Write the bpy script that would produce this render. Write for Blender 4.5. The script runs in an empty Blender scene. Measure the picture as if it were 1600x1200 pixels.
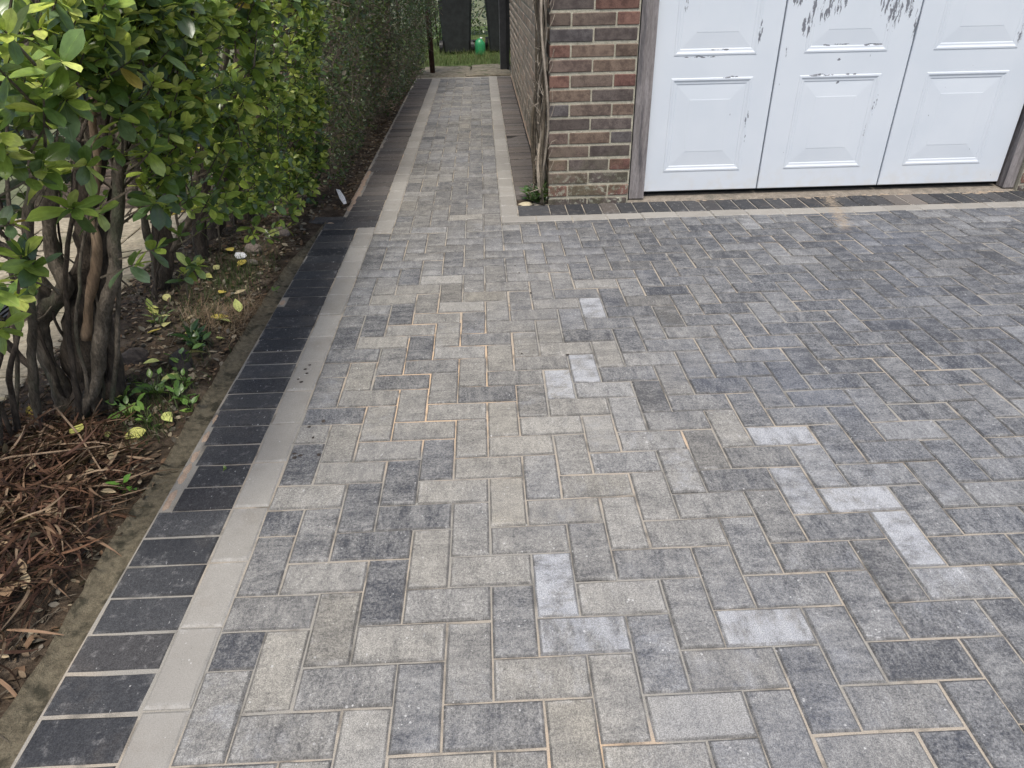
import bpy, math, random
import numpy as np
from mathutils import Vector, Matrix, noise as mn
random.seed(7); rng = np.random.default_rng(7)
SC = bpy.context.scene; COL = SC.collection
R = math.radians

# ------------------------------------------------------------------ camera
PITCH, YAW, ROLL = 0.54938, 0.030642, -0.0203043
CAM = Vector((0.72184, -0.85319, 1.26105))
fw = Vector((math.sin(YAW)*math.cos(PITCH), math.cos(YAW)*math.cos(PITCH), -math.sin(PITCH)))
rt = Vector((math.cos(YAW), -math.sin(YAW), 0)); up = rt.cross(fw)
rt, up = rt*math.cos(ROLL)+up*math.sin(ROLL), -rt*math.sin(ROLL)+up*math.cos(ROLL)
cd = bpy.data.cameras.new('camera'); co = bpy.data.objects.new('camera', cd); COL.objects.link(co)
co.matrix_world = Matrix(((rt.x, up.x, -fw.x, CAM.x), (rt.y, up.y, -fw.y, CAM.y), (rt.z, up.z, -fw.z, CAM.z), (0, 0, 0, 1)))
cd.sensor_width = 36; cd.lens = 1087.7/1600*36; cd.clip_start = .02; cd.clip_end = 500
SC.camera = co

# ------------------------------------------------------------------ light
SUN_EL, SUN_AZ = R(67), R(182)           # azimuth clockwise from +Y : light comes from behind the camera
w = bpy.data.worlds.new('World'); SC.world = w; w.use_nodes = True
nt = w.node_tree; bg = nt.nodes['Background']
sky = nt.nodes.new('ShaderNodeTexSky'); sky.sky_type = 'NISHITA'; sky.sun_disc = False
sky.sun_elevation = SUN_EL; sky.sun_rotation = SUN_AZ; sky.air_density = 1.0; sky.dust_density = 3.5; sky.ozone_density = .6
nt.links.new(sky.outputs[0], bg.inputs[0]); bg.inputs[1].default_value = .115
sl = bpy.data.lights.new('sun', 'SUN'); sl.energy = 2.0; sl.angle = R(16); sl.color = (1, .955, .88)
so = bpy.data.objects.new('sun', sl); COL.objects.link(so)
sd = Vector((math.sin(SUN_AZ)*math.cos(SUN_EL), math.cos(SUN_AZ)*math.cos(SUN_EL), math.sin(SUN_EL)))
so.rotation_euler = sd.to_track_quat('Z', 'Y').to_euler()
SC.view_settings.view_transform = 'Standard'; SC.view_settings.look = 'None'
SC.view_settings.gamma = 1; SC.view_settings.use_curve_mapping = False
SC.view_settings.exposure = 0.68
SC.cycles.max_bounces = 6; SC.cycles.transparent_max_bounces = 4

# ------------------------------------------------------------------ helpers
def proj(P):
    d = Vector(P)-CAM; z = d.dot(fw)
    if z < .05: return None
    return 800+1087.7*d.dot(rt)/z, 600-1087.7*d.dot(up)/z, z
def inview(P, m=40):
    p = proj(P)
    return p is not None and -m < p[0] < 1600+m and -m < p[1] < 1200+m
def nz(x, y, z=0.): return mn.noise((x, y, z))

def tag(o, label=None, cat=None, group=None, kind=None):
    if label: o['label'] = label
    if cat: o['category'] = cat
    if group: o['group'] = group
    if kind: o['kind'] = kind
    return o
def empty(name, loc=(0, 0, 0)):
    o = bpy.data.objects.new(name, None); COL.objects.link(o); o.location = loc; o.empty_display_size = .1; return o
def link(name, me, parent=None, loc=None, rot=None, color=None):
    o = bpy.data.objects.new(name, me); COL.objects.link(o)
    if parent is not None:
        o.parent = parent
        pl = parent.location
        if loc is not None: o.location = Vector(loc)-WL(parent)
        else: o.location = -WL(parent)
    elif loc is not None: o.location = loc
    if rot is not None: o.rotation_euler = rot
    if color is not None: o.color = color
    return o
def WL(o):
    v = Vector(o.location)
    while o.parent: o = o.parent; v += o.location
    return v
def mesh(name, V, F, mat, smooth=False, uv=None, col=None):
    me = bpy.data.meshes.new(name); me.from_pydata([tuple(map(float, v)) for v in V], [], [tuple(map(int, f)) for f in F]); me.materials.append(mat)
    if smooth: me.polygons.foreach_set('use_smooth', [True]*len(me.polygons))
    if uv is not None:
        idx = np.empty(len(me.loops), dtype=np.int32); me.loops.foreach_get('vertex_index', idx)
        l = me.uv_layers.new(name='UVMap'); l.data.foreach_set('uv', np.asarray(uv, dtype=np.float32)[idx].ravel())
    if col is not None:
        a = me.color_attributes.new('tone', 'FLOAT_COLOR', 'POINT'); a.data.foreach_set('color', np.asarray(col, dtype=np.float32).ravel())
    return me
def joined(name, bases, items, mat, smooth=False):
    """bases: list of (V(n,3), F, UV(n,2)); items: list of (base index, 4x4 matrix, rgba)."""
    Vs, Fs, Us, Cs = [], [], [], []; off = 0
    by = {}
    for it in items: by.setdefault(it[0], []).append(it)
    loops, starts, tot = [], [], []
    nl = 0
    for bi, its in by.items():
        V, F, U = bases[bi]; V = np.asarray(V, float); n = len(V); m = len(its)
        M = np.array([np.array(i[1]) for i in its]); C = np.array([i[2] for i in its])
        W = np.einsum('mij,nj->mni', M[:, :3, :3], V)+M[:, None, :3, 3]
        Vs.append(W.reshape(-1, 3)); Us.append(np.tile(np.asarray(U, float), (m, 1))); Cs.append(np.repeat(C, n, axis=0))
        for f in F:
            pass
        fl = np.concatenate([np.array(f) for f in F]); ft = np.array([len(f) for f in F])
        L = (fl[None, :]+(off+np.arange(m)*n)[:, None]).ravel(); loops.append(L)
        tt = np.tile(ft, m); tot.append(tt); starts.append(nl+np.concatenate([[0], np.cumsum(tt)[:-1]])); nl += len(L)
        off += n*m
    V = np.concatenate(Vs); U = np.concatenate(Us); C = np.concatenate(Cs); L = np.concatenate(loops); S = np.concatenate(starts); T = np.concatenate(tot)
    me = bpy.data.meshes.new(name); me.vertices.add(len(V)); me.vertices.foreach_set('co', V.astype(np.float32).ravel())
    me.loops.add(len(L)); me.loops.foreach_set('vertex_index', L.astype(np.int32))
    me.polygons.add(len(S)); me.polygons.foreach_set('loop_start', S.astype(np.int32)); me.polygons.foreach_set('loop_total', T.astype(np.int32))
    me.update(calc_edges=True)
    if smooth: me.polygons.foreach_set('use_smooth', np.ones(len(S), dtype=bool))
    l = me.uv_layers.new(name='UVMap'); l.data.foreach_set('uv', U[L].astype(np.float32).ravel())
    a = me.color_attributes.new('tone', 'FLOAT_COLOR', 'POINT'); a.data.foreach_set('color', C.astype(np.float32).ravel())
    me.materials.append(mat); return me
class MB:
    def __init__(s): s.V, s.F = [], []
    def add(s, V, F):
        o = len(s.V); s.V += [tuple(v) for v in V]; s.F += [tuple(i+o for i in f) for f in F]
    def box(s, x0, x1, y0, y1, z0, z1, b=0):
        if b <= 0:
            s.add([(x0, y0, z0), (x1, y0, z0), (x1, y1, z0), (x0, y1, z0), (x0, y0, z1), (x1, y0, z1), (x1, y1, z1), (x0, y1, z1)],
                  [(3, 2, 1, 0), (4, 5, 6, 7), (0, 1, 5, 4), (1, 2, 6, 5), (2, 3, 7, 6), (3, 0, 4, 7)]); return
        V = []
        for z, i in ((z0, b), (z0+b, 0), (z1-b, 0), (z1, b)):
            V += [(x0+i, y0+i, z), (x1-i, y0+i, z), (x1-i, y1-i, z), (x0+i, y1-i, z)]
        F = [(3, 2, 1, 0), (12, 13, 14, 15)]
        for k in range(3):
            for j in range(4): F.append((k*4+j, k*4+(j+1) % 4, k*4+4+(j+1) % 4, k*4+4+j))
        s.add(V, F)
    def tube(s, P, rad, n=8, rough=0., seed=0, cap=True):
        P = [Vector(p) for p in P]; m = len(P); a = None; o = len(s.V)
        for i, p in enumerate(P):
            t = (P[min(i+1, m-1)]-P[max(i-1, 0)]).normalized()
            if a is None: a = t.orthogonal().normalized()
            else: a = (a-t*a.dot(t)).normalized()
            b = t.cross(a); r = rad[i] if hasattr(rad, '__len__') else rad
            for k in range(n):
                th = 2*math.pi*k/n; rr = r
                if rough: rr = r*(1+rough*nz(p.x*22+math.cos(th)*1.1+seed, p.y*22+math.sin(th)*1.1, p.z*9)+rough*.5*nz(k*1.7+seed, p.z*30, 3))
                s.V.append(tuple(p+(a*math.cos(th)+b*math.sin(th))*rr))
        for i in range(m-1):
            for k in range(n): s.F.append((o+i*n+k, o+i*n+(k+1) % n, o+(i+1)*n+(k+1) % n, o+(i+1)*n+k))
        if cap: s.F.append(tuple(o+k for k in range(n))[::-1]); s.F.append(tuple(o+(m-1)*n+k for k in range(n)))
    def obj(s, name, mat, parent=None, smooth=False):
        return link(name, mesh(name, s.V, s.F, mat, smooth), parent)
def smooth_path(P, k=6, jit=0., seed=0):
    P = [Vector(p) for p in P]; out = []
    Q = [P[0]*2-P[1]]+P+[P[-1]*2-P[-2]]
    for i in range(1, len(Q)-2):
        for j in range(k):
            t = j/k; a, b, c, d = Q[i-1:i+3]
            out.append(.5*((2*b)+(c-a)*t+(2*a-5*b+4*c-d)*t*t+(3*b-a-3*c+d)*t**3))
    out.append(P[-1])
    if jit: out = [p+Vector((nz(p.z*9+seed, p.x*5), nz(p.z*9+seed+7, p.y*5), 0))*jit for p in out]
    return out

# ------------------------------------------------------------------ node helper
class NM:
    def __init__(s, name, rough=.8, spec=.3):
        s.m = bpy.data.materials.new(name); s.m.use_nodes = True; s.t = s.m.node_tree
        s.b = s.t.nodes['Principled BSDF']; s.b.inputs['Roughness'].default_value = rough; s.b.inputs['Specular IOR Level'].default_value = spec
    def n(s, ty, **k):
        x = s.t.nodes.new(ty)
        for a, b in k.items(): setattr(x, a, b)
        return x
    def put(s, sock, v):
        if hasattr(v, 'is_linked') or hasattr(v, 'links'): s.t.links.new(v, sock)
        elif isinstance(v, (tuple, list)) and len(v) == 3 and sock.type == 'RGBA': sock.default_value = (*v, 1)
        else: sock.default_value = v
    def mix(s, f, a, b, mode='MIX'):
        x = s.n('ShaderNodeMix', data_type='RGBA', blend_type=mode); s.put(x.inputs[0], f); s.put(x.inputs[6], a); s.put(x.inputs[7], b); return x.outputs[2]
    def math(s, op, a, b=0., c=0., clamp=False):
        x = s.n('ShaderNodeMath', operation=op, use_clamp=clamp); s.put(x.inputs[0], a); s.put(x.inputs[1], b)
        if op in ('MULTIPLY_ADD', 'SMOOTH_MIN', 'WRAP'): s.put(x.inputs[2], c)
        return x.outputs[0]
    def vmath(s, op, a, b=(0, 0, 0), sc=1.):
        x = s.n('ShaderNodeVectorMath', operation=op); s.put(x.inputs[0], a)
        if op == 'SCALE': s.put(x.inputs[3], sc)
        else: s.put(x.inputs[1], b)
        return x.outputs[0]
    def noise(s, vec, scale, det=3, rough=.55, out=0):
        x = s.n('ShaderNodeTexNoise'); s.put(x.inputs['Vector'], vec); x.inputs['Scale'].default_value = scale; x.inputs['Detail'].default_value = det; x.inputs['Roughness'].default_value = rough
        return x.outputs[out]
    def vor(s, vec, scale, feat='F1'):
        x = s.n('ShaderNodeTexVoronoi', feature=feat); s.put(x.inputs['Vector'], vec); x.inputs['Scale'].default_value = scale; return x.outputs['Distance']
    def ramp(s, v, a, b, lo=0., hi=1.):
        x = s.n('ShaderNodeMapRange', interpolation_type='SMOOTHSTEP'); s.put(x.inputs[0], v); x.inputs[1].default_value = a; x.inputs[2].default_value = b; x.inputs[3].default_value = lo; x.inputs[4].default_value = hi; return x.outputs[0]
    def sep(s, v):
        x = s.n('ShaderNodeSeparateXYZ'); s.put(x.inputs[0], v); return x.outputs
    def comb(s, a, b, c):
        x = s.n('ShaderNodeCombineXYZ'); s.put(x.inputs[0], a); s.put(x.inputs[1], b); s.put(x.inputs[2], c); return x.outputs[0]
    def pos(s): return s.n('ShaderNodeNewGeometry').outputs['Position']
    def obj(s): return s.n('ShaderNodeTexCoord').outputs['Object']
    def uv(s): return s.n('ShaderNodeTexCoord').outputs['UV']
    def col(s, src):
        """per-piece colour and a per-piece random number"""
        if src == 'obj':
            oi = s.n('ShaderNodeObjectInfo'); return oi.outputs['Color'], oi.outputs['Random']
        a = s.n('ShaderNodeAttribute', attribute_name='tone'); return a.outputs['Color'], a.outputs['Alpha']
    def bump(s, h, strength=.4, dist=.002):
        x = s.n('ShaderNodeBump'); s.put(x.inputs['Height'], h); x.inputs['Strength'].default_value = strength; x.inputs['Distance'].default_value = dist
        s.t.links.new(x.outputs[0], s.b.inputs['Normal'])
    def base(s, c): s.put(s.b.inputs['Base Color'], c)

def mat_block(src, kind):
    k = NM(f'{kind}_concrete_{src}', .85, .25)
    c, rnd = k.col(src); s = k.sep(c); uv = k.uv(); P = k.pos()
    off = k.math('MULTIPLY', rnd, 37.); v = k.vmath('ADD', uv, k.comb(off, k.math('MULTIPLY', rnd, 91.), off))
    us = k.sep(uv)
    streak = k.math('ADD', k.math('MULTIPLY', k.noise(k.vmath('MULTIPLY', v, (1, .25, 1)), 38, 4, .65), .6), k.math('MULTIPLY', k.noise(k.vmath('MULTIPLY', v, (1, .35, 1)), 150, 3, .7), .4))
    blot = k.noise(v, 16, 3, .6); grain = k.noise(v, 420, 2, .7); grain2 = k.noise(v, 150, 3, .7)
    if kind == 'paver':
        t = k.math('ADD', s[0], k.math('MULTIPLY', k.math('SUBTRACT', streak, .5), 1.8))
        t = k.math('ADD', t, k.math('MULTIPLY', k.math('SUBTRACT', blot, .5), .8))
        t = k.math('ADD', t, k.math('MULTIPLY', k.math('SUBTRACT', grain2, .5), 1.5), clamp=True)
        base = k.mix(t, (.058, .061, .069), (.30, .297, .285))
        base = k.mix(s[1], base, k.mix(.42, k.mix(1., base, (1.22, 1.12, .92), 'MULTIPLY'), (.29, .27, .225)))
        big = k.noise(P, 1.3, 3); base = k.mix(k.ramp(big, .45, .7, 0, .25), base, (.15, .165, .20)); xr = k.ramp(k.sep(P)[0], .9, 2.2, 0, 1); base = k.mix(k.math('MULTIPLY', xr, .5), base, k.mix(1., base, (.92, .98, 1.09), 'MULTIPLY'))
        bm = k.ramp(k.math('ADD', k.noise(k.vmath('MULTIPLY', v, (1, .6, 1)), 20, 5, .72), k.math('MULTIPLY', s[2], .28)), .56, .84)
        base = k.mix(k.math('MULTIPLY', k.math('MULTIPLY', bm, s[2]), .8), base, (.40, .415, .44))
    elif kind == 'border':
        t = k.math('ADD', s[0], k.math('MULTIPLY', k.math('SUBTRACT', streak, .5), .5))
        t = k.math('ADD', t, k.math('MULTIPLY', k.math('SUBTRACT', grain2, .5), .7), clamp=True)
        base = k.mix(t, (.024, .026, .031), (.11, .112, .115))
        base = k.mix(s[1], base, (.26, .22, .185))
        bm = k.ramp(k.noise(v, 30, 5, .75), .54, .76, 0, .5); base = k.mix(bm, base, (.27, .265, .26)); bd_ = k.ramp(k.noise(P, 3.5, 4, .7), .52, .72, 0, .3); base = k.mix(bd_, base, (.15, .13, .11))
    else:
        t = k.math('ADD', s[0], k.math('MULTIPLY', k.math('SUBTRACT', blot, .5), .5))
        t = k.math('ADD', t, k.math('MULTIPLY', k.math('SUBTRACT', grain2, .5), .2), clamp=True)
        base = k.mix(t, (.22, .21, .19), (.345, .332, .305)); bd_ = k.ramp(k.noise(P, 5, 5, .7), .5, .72, 0, .35); base = k.mix(bd_, base, (.20, .175, .145))
    # faint trodden streak of sand in front of the garage door
    q = k.sep(P); ax = k.math('ABSOLUTE', k.math('SUBTRACT', q[0], k.math('MULTIPLY_ADD', k.math('SUBTRACT', q[1], 2.7), .26, 2.64)))
    stn = k.math('MULTIPLY', k.math('MULTIPLY', k.ramp(k.math('ADD', ax, k.math('MULTIPLY', k.noise(P, 26, 5, .75), .30)), .14, .21, 1, 0), k.ramp(q[1], 2.6, 2.72)), .75)
    base = k.mix(k.math('MULTIPLY', stn, .75), base, (.33, .27, .20))
    # pale lime bloom towards the arrises, broken up
    ex = k.math('DIVIDE', k.math('ABSOLUTE', us[0]), .1); ey = k.math('DIVIDE', k.math('ABSOLUTE', us[1]), .05)
    e = k.ramp(k.math('MAXIMUM', ex, ey), .80, .99)
    en = k.ramp(k.noise(v, 30, 4, .65), .42, .68)
    base = k.mix(k.math('MULTIPLY', k.math('MULTIPLY', e, en), .55 if kind != 'border' else .28), base, (.42, .415, .40))
    if kind != 'band':      # grime settled in the chamfers
        eg = k.math('MULTIPLY', k.ramp(k.math('MAXIMUM', k.math('DIVIDE', k.math('SUBTRACT', k.math('ABSOLUTE', us[0]), .0905), .008), k.math('DIVIDE', k.math('SUBTRACT', k.math('ABSOLUTE', us[1]), .0405), .008)), .05, .6), k.ramp(k.noise(v, 26, 3), .3, .55, .2, .65))
        base = k.mix(eg, base, (.075, .073, .07) if kind == 'paver' else (.03, .03, .031))
    sp = k.ramp(k.math('ADD', k.vor(v, 75), k.math('MULTIPLY', k.noise(v, 17, 3, .7), 1.2)), .56, .62, 1, 0)
    base = k.mix(k.math('MULTIPLY', sp, .5), base, (.58, .58, .57))
    pit = k.ramp(k.math('ADD', k.vor(v, 240), k.math('MULTIPLY', k.noise(v, 60, 2), .5)), .30, .42, 1, 0); base = k.mix(k.math('MULTIPLY', pit, .45), base, (.05, .05, .052))
    scr = k.math('MULTIPLY', k.ramp(k.noise(k.vmath('MULTIPLY', v, (1, .3, 1)), 130, 3, .6), .66, .72), k.ramp(k.noise(v, 18, 2), .5, .62)); base = k.mix(k.math('MULTIPLY', scr, .55 if kind != 'band' else .1), base, (.50, .50, .50))
    g = k.ramp(grain, .3, .7, .62, 1.38) if kind != 'band' else k.ramp(grain, .3, .7, .86, 1.12); base = k.mix(1., base, k.comb(g, g, g), 'MULTIPLY')
    k.base(base); k.bump(k.math('ADD', grain, k.math('MULTIPLY', grain2, 1.2)), .35 if kind != 'band' else .08, .0015)
    return k.m
M = {}
for kd in ('paver', 'border', 'band'):
    for sr in ('obj', 'attr'): M[kd, sr] = mat_block(sr, kd)

def simple(name, c1, c2, scale, rough=.85, c3=None, bump=.4, dist=.004, spec=.3, stretch=(1, 1, 1), metallic=0):
    k = NM(name, rough, spec); P = k.vmath('MULTIPLY', k.pos(), stretch)
    a = k.noise(P, scale, 5, .65); b = k.noise(P, scale*6, 3, .7)
    base = k.mix(k.ramp(a, .3, .7), c1, c2)
    if c3: base = k.mix(k.ramp(k.noise(P, scale*.35, 4, .6), .5, .68), base, c3)
    g = k.ramp(b, .25, .75, .7, 1.3); base = k.mix(1., base, k.comb(g, g, g), 'MULTIPLY')
    k.base(base); k.b.inputs['Metallic'].default_value = metallic
    if bump: k.bump(k.math('ADD', a, b), bump, dist)
    return k.m

def mat_sand():
    k = NM('jointing_sand', .95, .1); P = k.pos()
    base = k.mix(k.ramp(k.noise(P, 2.2, 3), .42, .6), (.27, .26, .235), (.35, .31, .255))
    # orange kiln dried sand, thickest left of centre
    xy = k.sep(P); dx = k.math('SUBTRACT', xy[0], .52); dy = k.math('MULTIPLY', k.math('SUBTRACT', xy[1], 1.3), .55)
    d = k.math('SQRT', k.math('ADD', k.math('MULTIPLY', dx, dx), k.math('MULTIPLY', dy, dy)))
    o = k.math('MULTIPLY', k.ramp(d, .12, .42, 1, .0), k.ramp(k.noise(P, 5, 2), .35, .5))
    o = k.math('MAXIMUM', o, k.ramp(k.noise(P, 1.7, 4), .63, .70, 0, .8))
    base = k.mix(k.math('MULTIPLY', o, k.ramp(k.noise(P, 14, 3), .32, .46)), base, (.54, .40, .27))
    base = k.mix(k.ramp(k.noise(P, 9, 5), .50, .66, 0, .75), base, (.11, .105, .095))
    g = k.ramp(k.noise(P, 500, 2), .2, .8, .7, 1.3); base = k.mix(1., base, k.comb(g, g, g), 'MULTIPLY')
    k.base(base); k.bump(k.noise(P, 500, 2), .4, .001); return k.m
M['sand'] = mat_sand()
M['loose_sand'] = simple('loose_sand', (.36, .285, .21), (.27, .225, .175), 60, .95, (.19, .165, .13))
M['sand_o'] = simple('orange_sand', (.42, .32, .24), (.36, .27, .20), 60, .95)
M['joint_dirt'] = simple('joint_dirt', (.02, .018, .016), (.05, .045, .04), 20, .95)
M['soil'] = simple('soil', (.038, .028, .019), (.10, .073, .05), 26, .95, (.16, .125, .09), .9, .012)
M['haunch'] = simple('damp_concrete', (.115, .098, .066), (.21, .182, .125), 60, .8, (.055, .050, .033), 1., .006)
M['cement'] = simple('cement', (.16, .14, .115), (.24, .21, .175), 30, .9, (.13, .12, .10))
M['slab'] = simple('sandstone_slab', (.25, .215, .155), (.34, .30, .22), 8, .9, (.17, .155, .10), .4)
M['old_concrete'] = simple('old_concrete', (.13, .115, .085), (.24, .21, .155), 16, .9, (.055, .065, .032), .7, .006)
M['grate'] = simple('cast_iron', (.03, .03, .032), (.06, .06, .06), 40, .6, metallic=.6)
M['mortar'] = simple('mortar', (.37, .345, .27), (.50, .47, .375), 45, .95, (.34, .32, .25), .9, .004)
M['wood'] = simple('weathered_wood', (.17, .155, .15), (.27, .25, .25), 14, .8, (.09, .085, .09), .5, .002, stretch=(4, 4, .35))
M['dark_gap'] = simple('dark_rubber', (.012, .012, .013), (.02, .02, .02), 30, .7)  # near black: shade in the door gaps and behind the door; also the rail
M['steel'] = simple('painted_steel', (.022, .023, .025), (.04, .041, .044), 12, .45, spec=.5, bump=.1)
M['steel_pale'] = simple('galvanised_edge', (.13, .135, .14), (.19, .19, .195), 12, .5, spec=.5, bump=.1)
M['rust'] = simple('rusty_post', (.035, .026, .022), (.075, .035, .026), 14, .8)
M['bin'] = simple('bin_plastic', (.022, .024, .025), (.027, .029, .03), 2, .55, spec=.35, bump=.0)
M['can'] = simple('green_plastic', (.02, .19, .07), (.03, .24, .09), 9, .4, spec=.5, bump=.05)
M['black'] = simple('black_plastic', (.012, .012, .012), (.02, .02, .02), 9, .5)
M['paper'] = simple('white_litter', (.66, .66, .66), (.78, .78, .78), 30, .6, bump=.2)
M['label_ink'] = simple('label_ink', (.05, .05, .05), (.08, .08, .08), 30, .6)
M['bark'] = simple('bark', (.06, .05, .038), (.19, .16, .125), 34, .9, (.10, .105, .07), 1., .008, stretch=(1, 1, .3))
M['bark_dark'] = simple('dark_bark', (.035, .028, .023), (.11, .088, .068), 34, .9, None, 1., .008, stretch=(1, 1, .3))
M['bark_pale'] = simple('pale_bare_wood', (.24, .165, .105), (.34, .25, .17), 24, .8, (.17, .12, .08), .7, .004, stretch=(1, 1, .15))
M['twig'] = simple('twig_bark', (.06, .05, .038), (.16, .135, .10), 30, .9)
M['vine'] = simple('dead_vine_bark', (.26, .22, .175), (.42, .37, .30), 30, .9, (.12, .10, .08), .7, .004, stretch=(1, 1, .3))
M['stone'] = simple('stone', (.15, .12, .10), (.24, .20, .17), 14, .9)
M['stone_dark'] = simple('dark_stone', (.03, .026, .025), (.07, .058, .05), 14, .9)
M['mesh_wire'] = simple('wire', (.09, .10, .09), (.12, .13, .12), 30, .6)
M['lawn_soil'] = simple('lawn_soil', (.05, .075, .02), (.085, .12, .03), 8, .95)
M['far_ground'] = simple('ground', (.10, .11, .06), (.14, .15, .08), 2, .95)
M['roof'] = simple('roof_felt', (.06, .06, .06), (.1, .1, .1), 10, .9)

def mat_leaf(name, src, rough=.27, gloss=.6, trans=.26):
    k = NM(name, rough, gloss); c, rnd = k.col(src); uv = k.uv(); s = k.sep(uv)
    mid = k.ramp(k.math('ABSOLUTE', k.math('SUBTRACT', s[0], .5)), .0, .05, 1, 0)
    off = k.math('MULTIPLY', rnd, 50.); v = k.vmath('ADD', uv, k.comb(off, off, off))
    nse = k.noise(v, 3.2, 3, .6); g = k.ramp(nse, .3, .7, .8, 1.2)
    base = k.mix(1., c, k.comb(g, g, g), 'MULTIPLY')
    vein = k.ramp(k.math('ABSOLUTE', k.math('SINE', k.math('ADD', k.math('MULTIPLY', s[1], 34.), k.math('MULTIPLY', k.math('ABSOLUTE', k.math('SUBTRACT', s[0], .5)), -22.)))), 0., .22, .03, 0)
    base = k.mix(k.math('MAXIMUM', k.math('MULTIPLY', mid, .30), vein), base, k.mix(1., base, (1.7, 1.5, 1.6), 'MULTIPLY'))
    k.base(base); k.bump(k.math('ADD', mid, nse), .25, .001)
    tr = k.n('ShaderNodeBsdfTranslucent'); k.put(tr.inputs[0], k.mix(.5, base, (.20, .26, .03)))
    mx = k.n('ShaderNodeMixShader'); mx.inputs[0].default_value = trans
    k.t.links.new(k.b.outputs[0], mx.inputs[1]); k.t.links.new(tr.outputs[0], mx.inputs[2])
    k.t.links.new(mx.outputs[0], k.t.nodes['Material Output'].inputs[0]); return k.m
M['leaf', 'obj'] = mat_leaf('green_leaf', 'obj'); M['leaf', 'attr'] = mat_leaf('green_leaves', 'attr')
M['litter', 'obj'] = mat_leaf('fallen_leaf_blade', 'obj', .6, .25, .15); M['litter', 'attr'] = mat_leaf('leaf_litter', 'attr', .8, .15, .1)
M['grass'] = mat_leaf('grass_blades', 'attr', .6, .25, .3)

def mat_brick(src):
    k = NM('brick_'+src, .85, .25); c, rnd = k.col(src); P = k.pos(); off = k.math('MULTIPLY', rnd, 40.)
    v = k.vmath('ADD', P, k.comb(off, off, off)); z = k.sep(P)[2]
    a = k.noise(v, 22, 4, .65); base = k.mix(k.ramp(a, .38, .66), c, k.mix(1., c, (.58, .56, .58), 'MULTIPLY'))
    spots = k.ramp(k.math('ADD', k.vor(v, 110), k.math('MULTIPLY', k.noise(v, 30, 2), .5)), .28, .38, 1, 0); base = k.mix(k.math('MULTIPLY', spots, .7), base, (.035, .032, .034))
    # lichen and splashed lime low down
    lo = k.ramp(z, .05, .26, 1, 0); l = k.math('MULTIPLY', lo, k.ramp(k.noise(P, 38, 5, .7), .5, .62)); base = k.mix(l, base, (.36, .36, .29))
    gm = k.math('MULTIPLY', k.ramp(z, .1, .42, .5, 0), k.ramp(k.noise(P, 9, 3), .4, .6)); base = k.mix(gm, base, (.085, .085, .05))
    g = k.ramp(k.noise(v, 260, 2), .25, .75, .75, 1.25); base = k.mix(1., base, k.comb(g, g, g), 'MULTIPLY')
    k.base(base); k.bump(k.math('ADD', k.noise(v, 260, 3), a), .6, .003); return k.m
M['brick', 'obj'] = mat_brick('obj'); M['brick', 'attr'] = mat_brick('attr')

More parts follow.
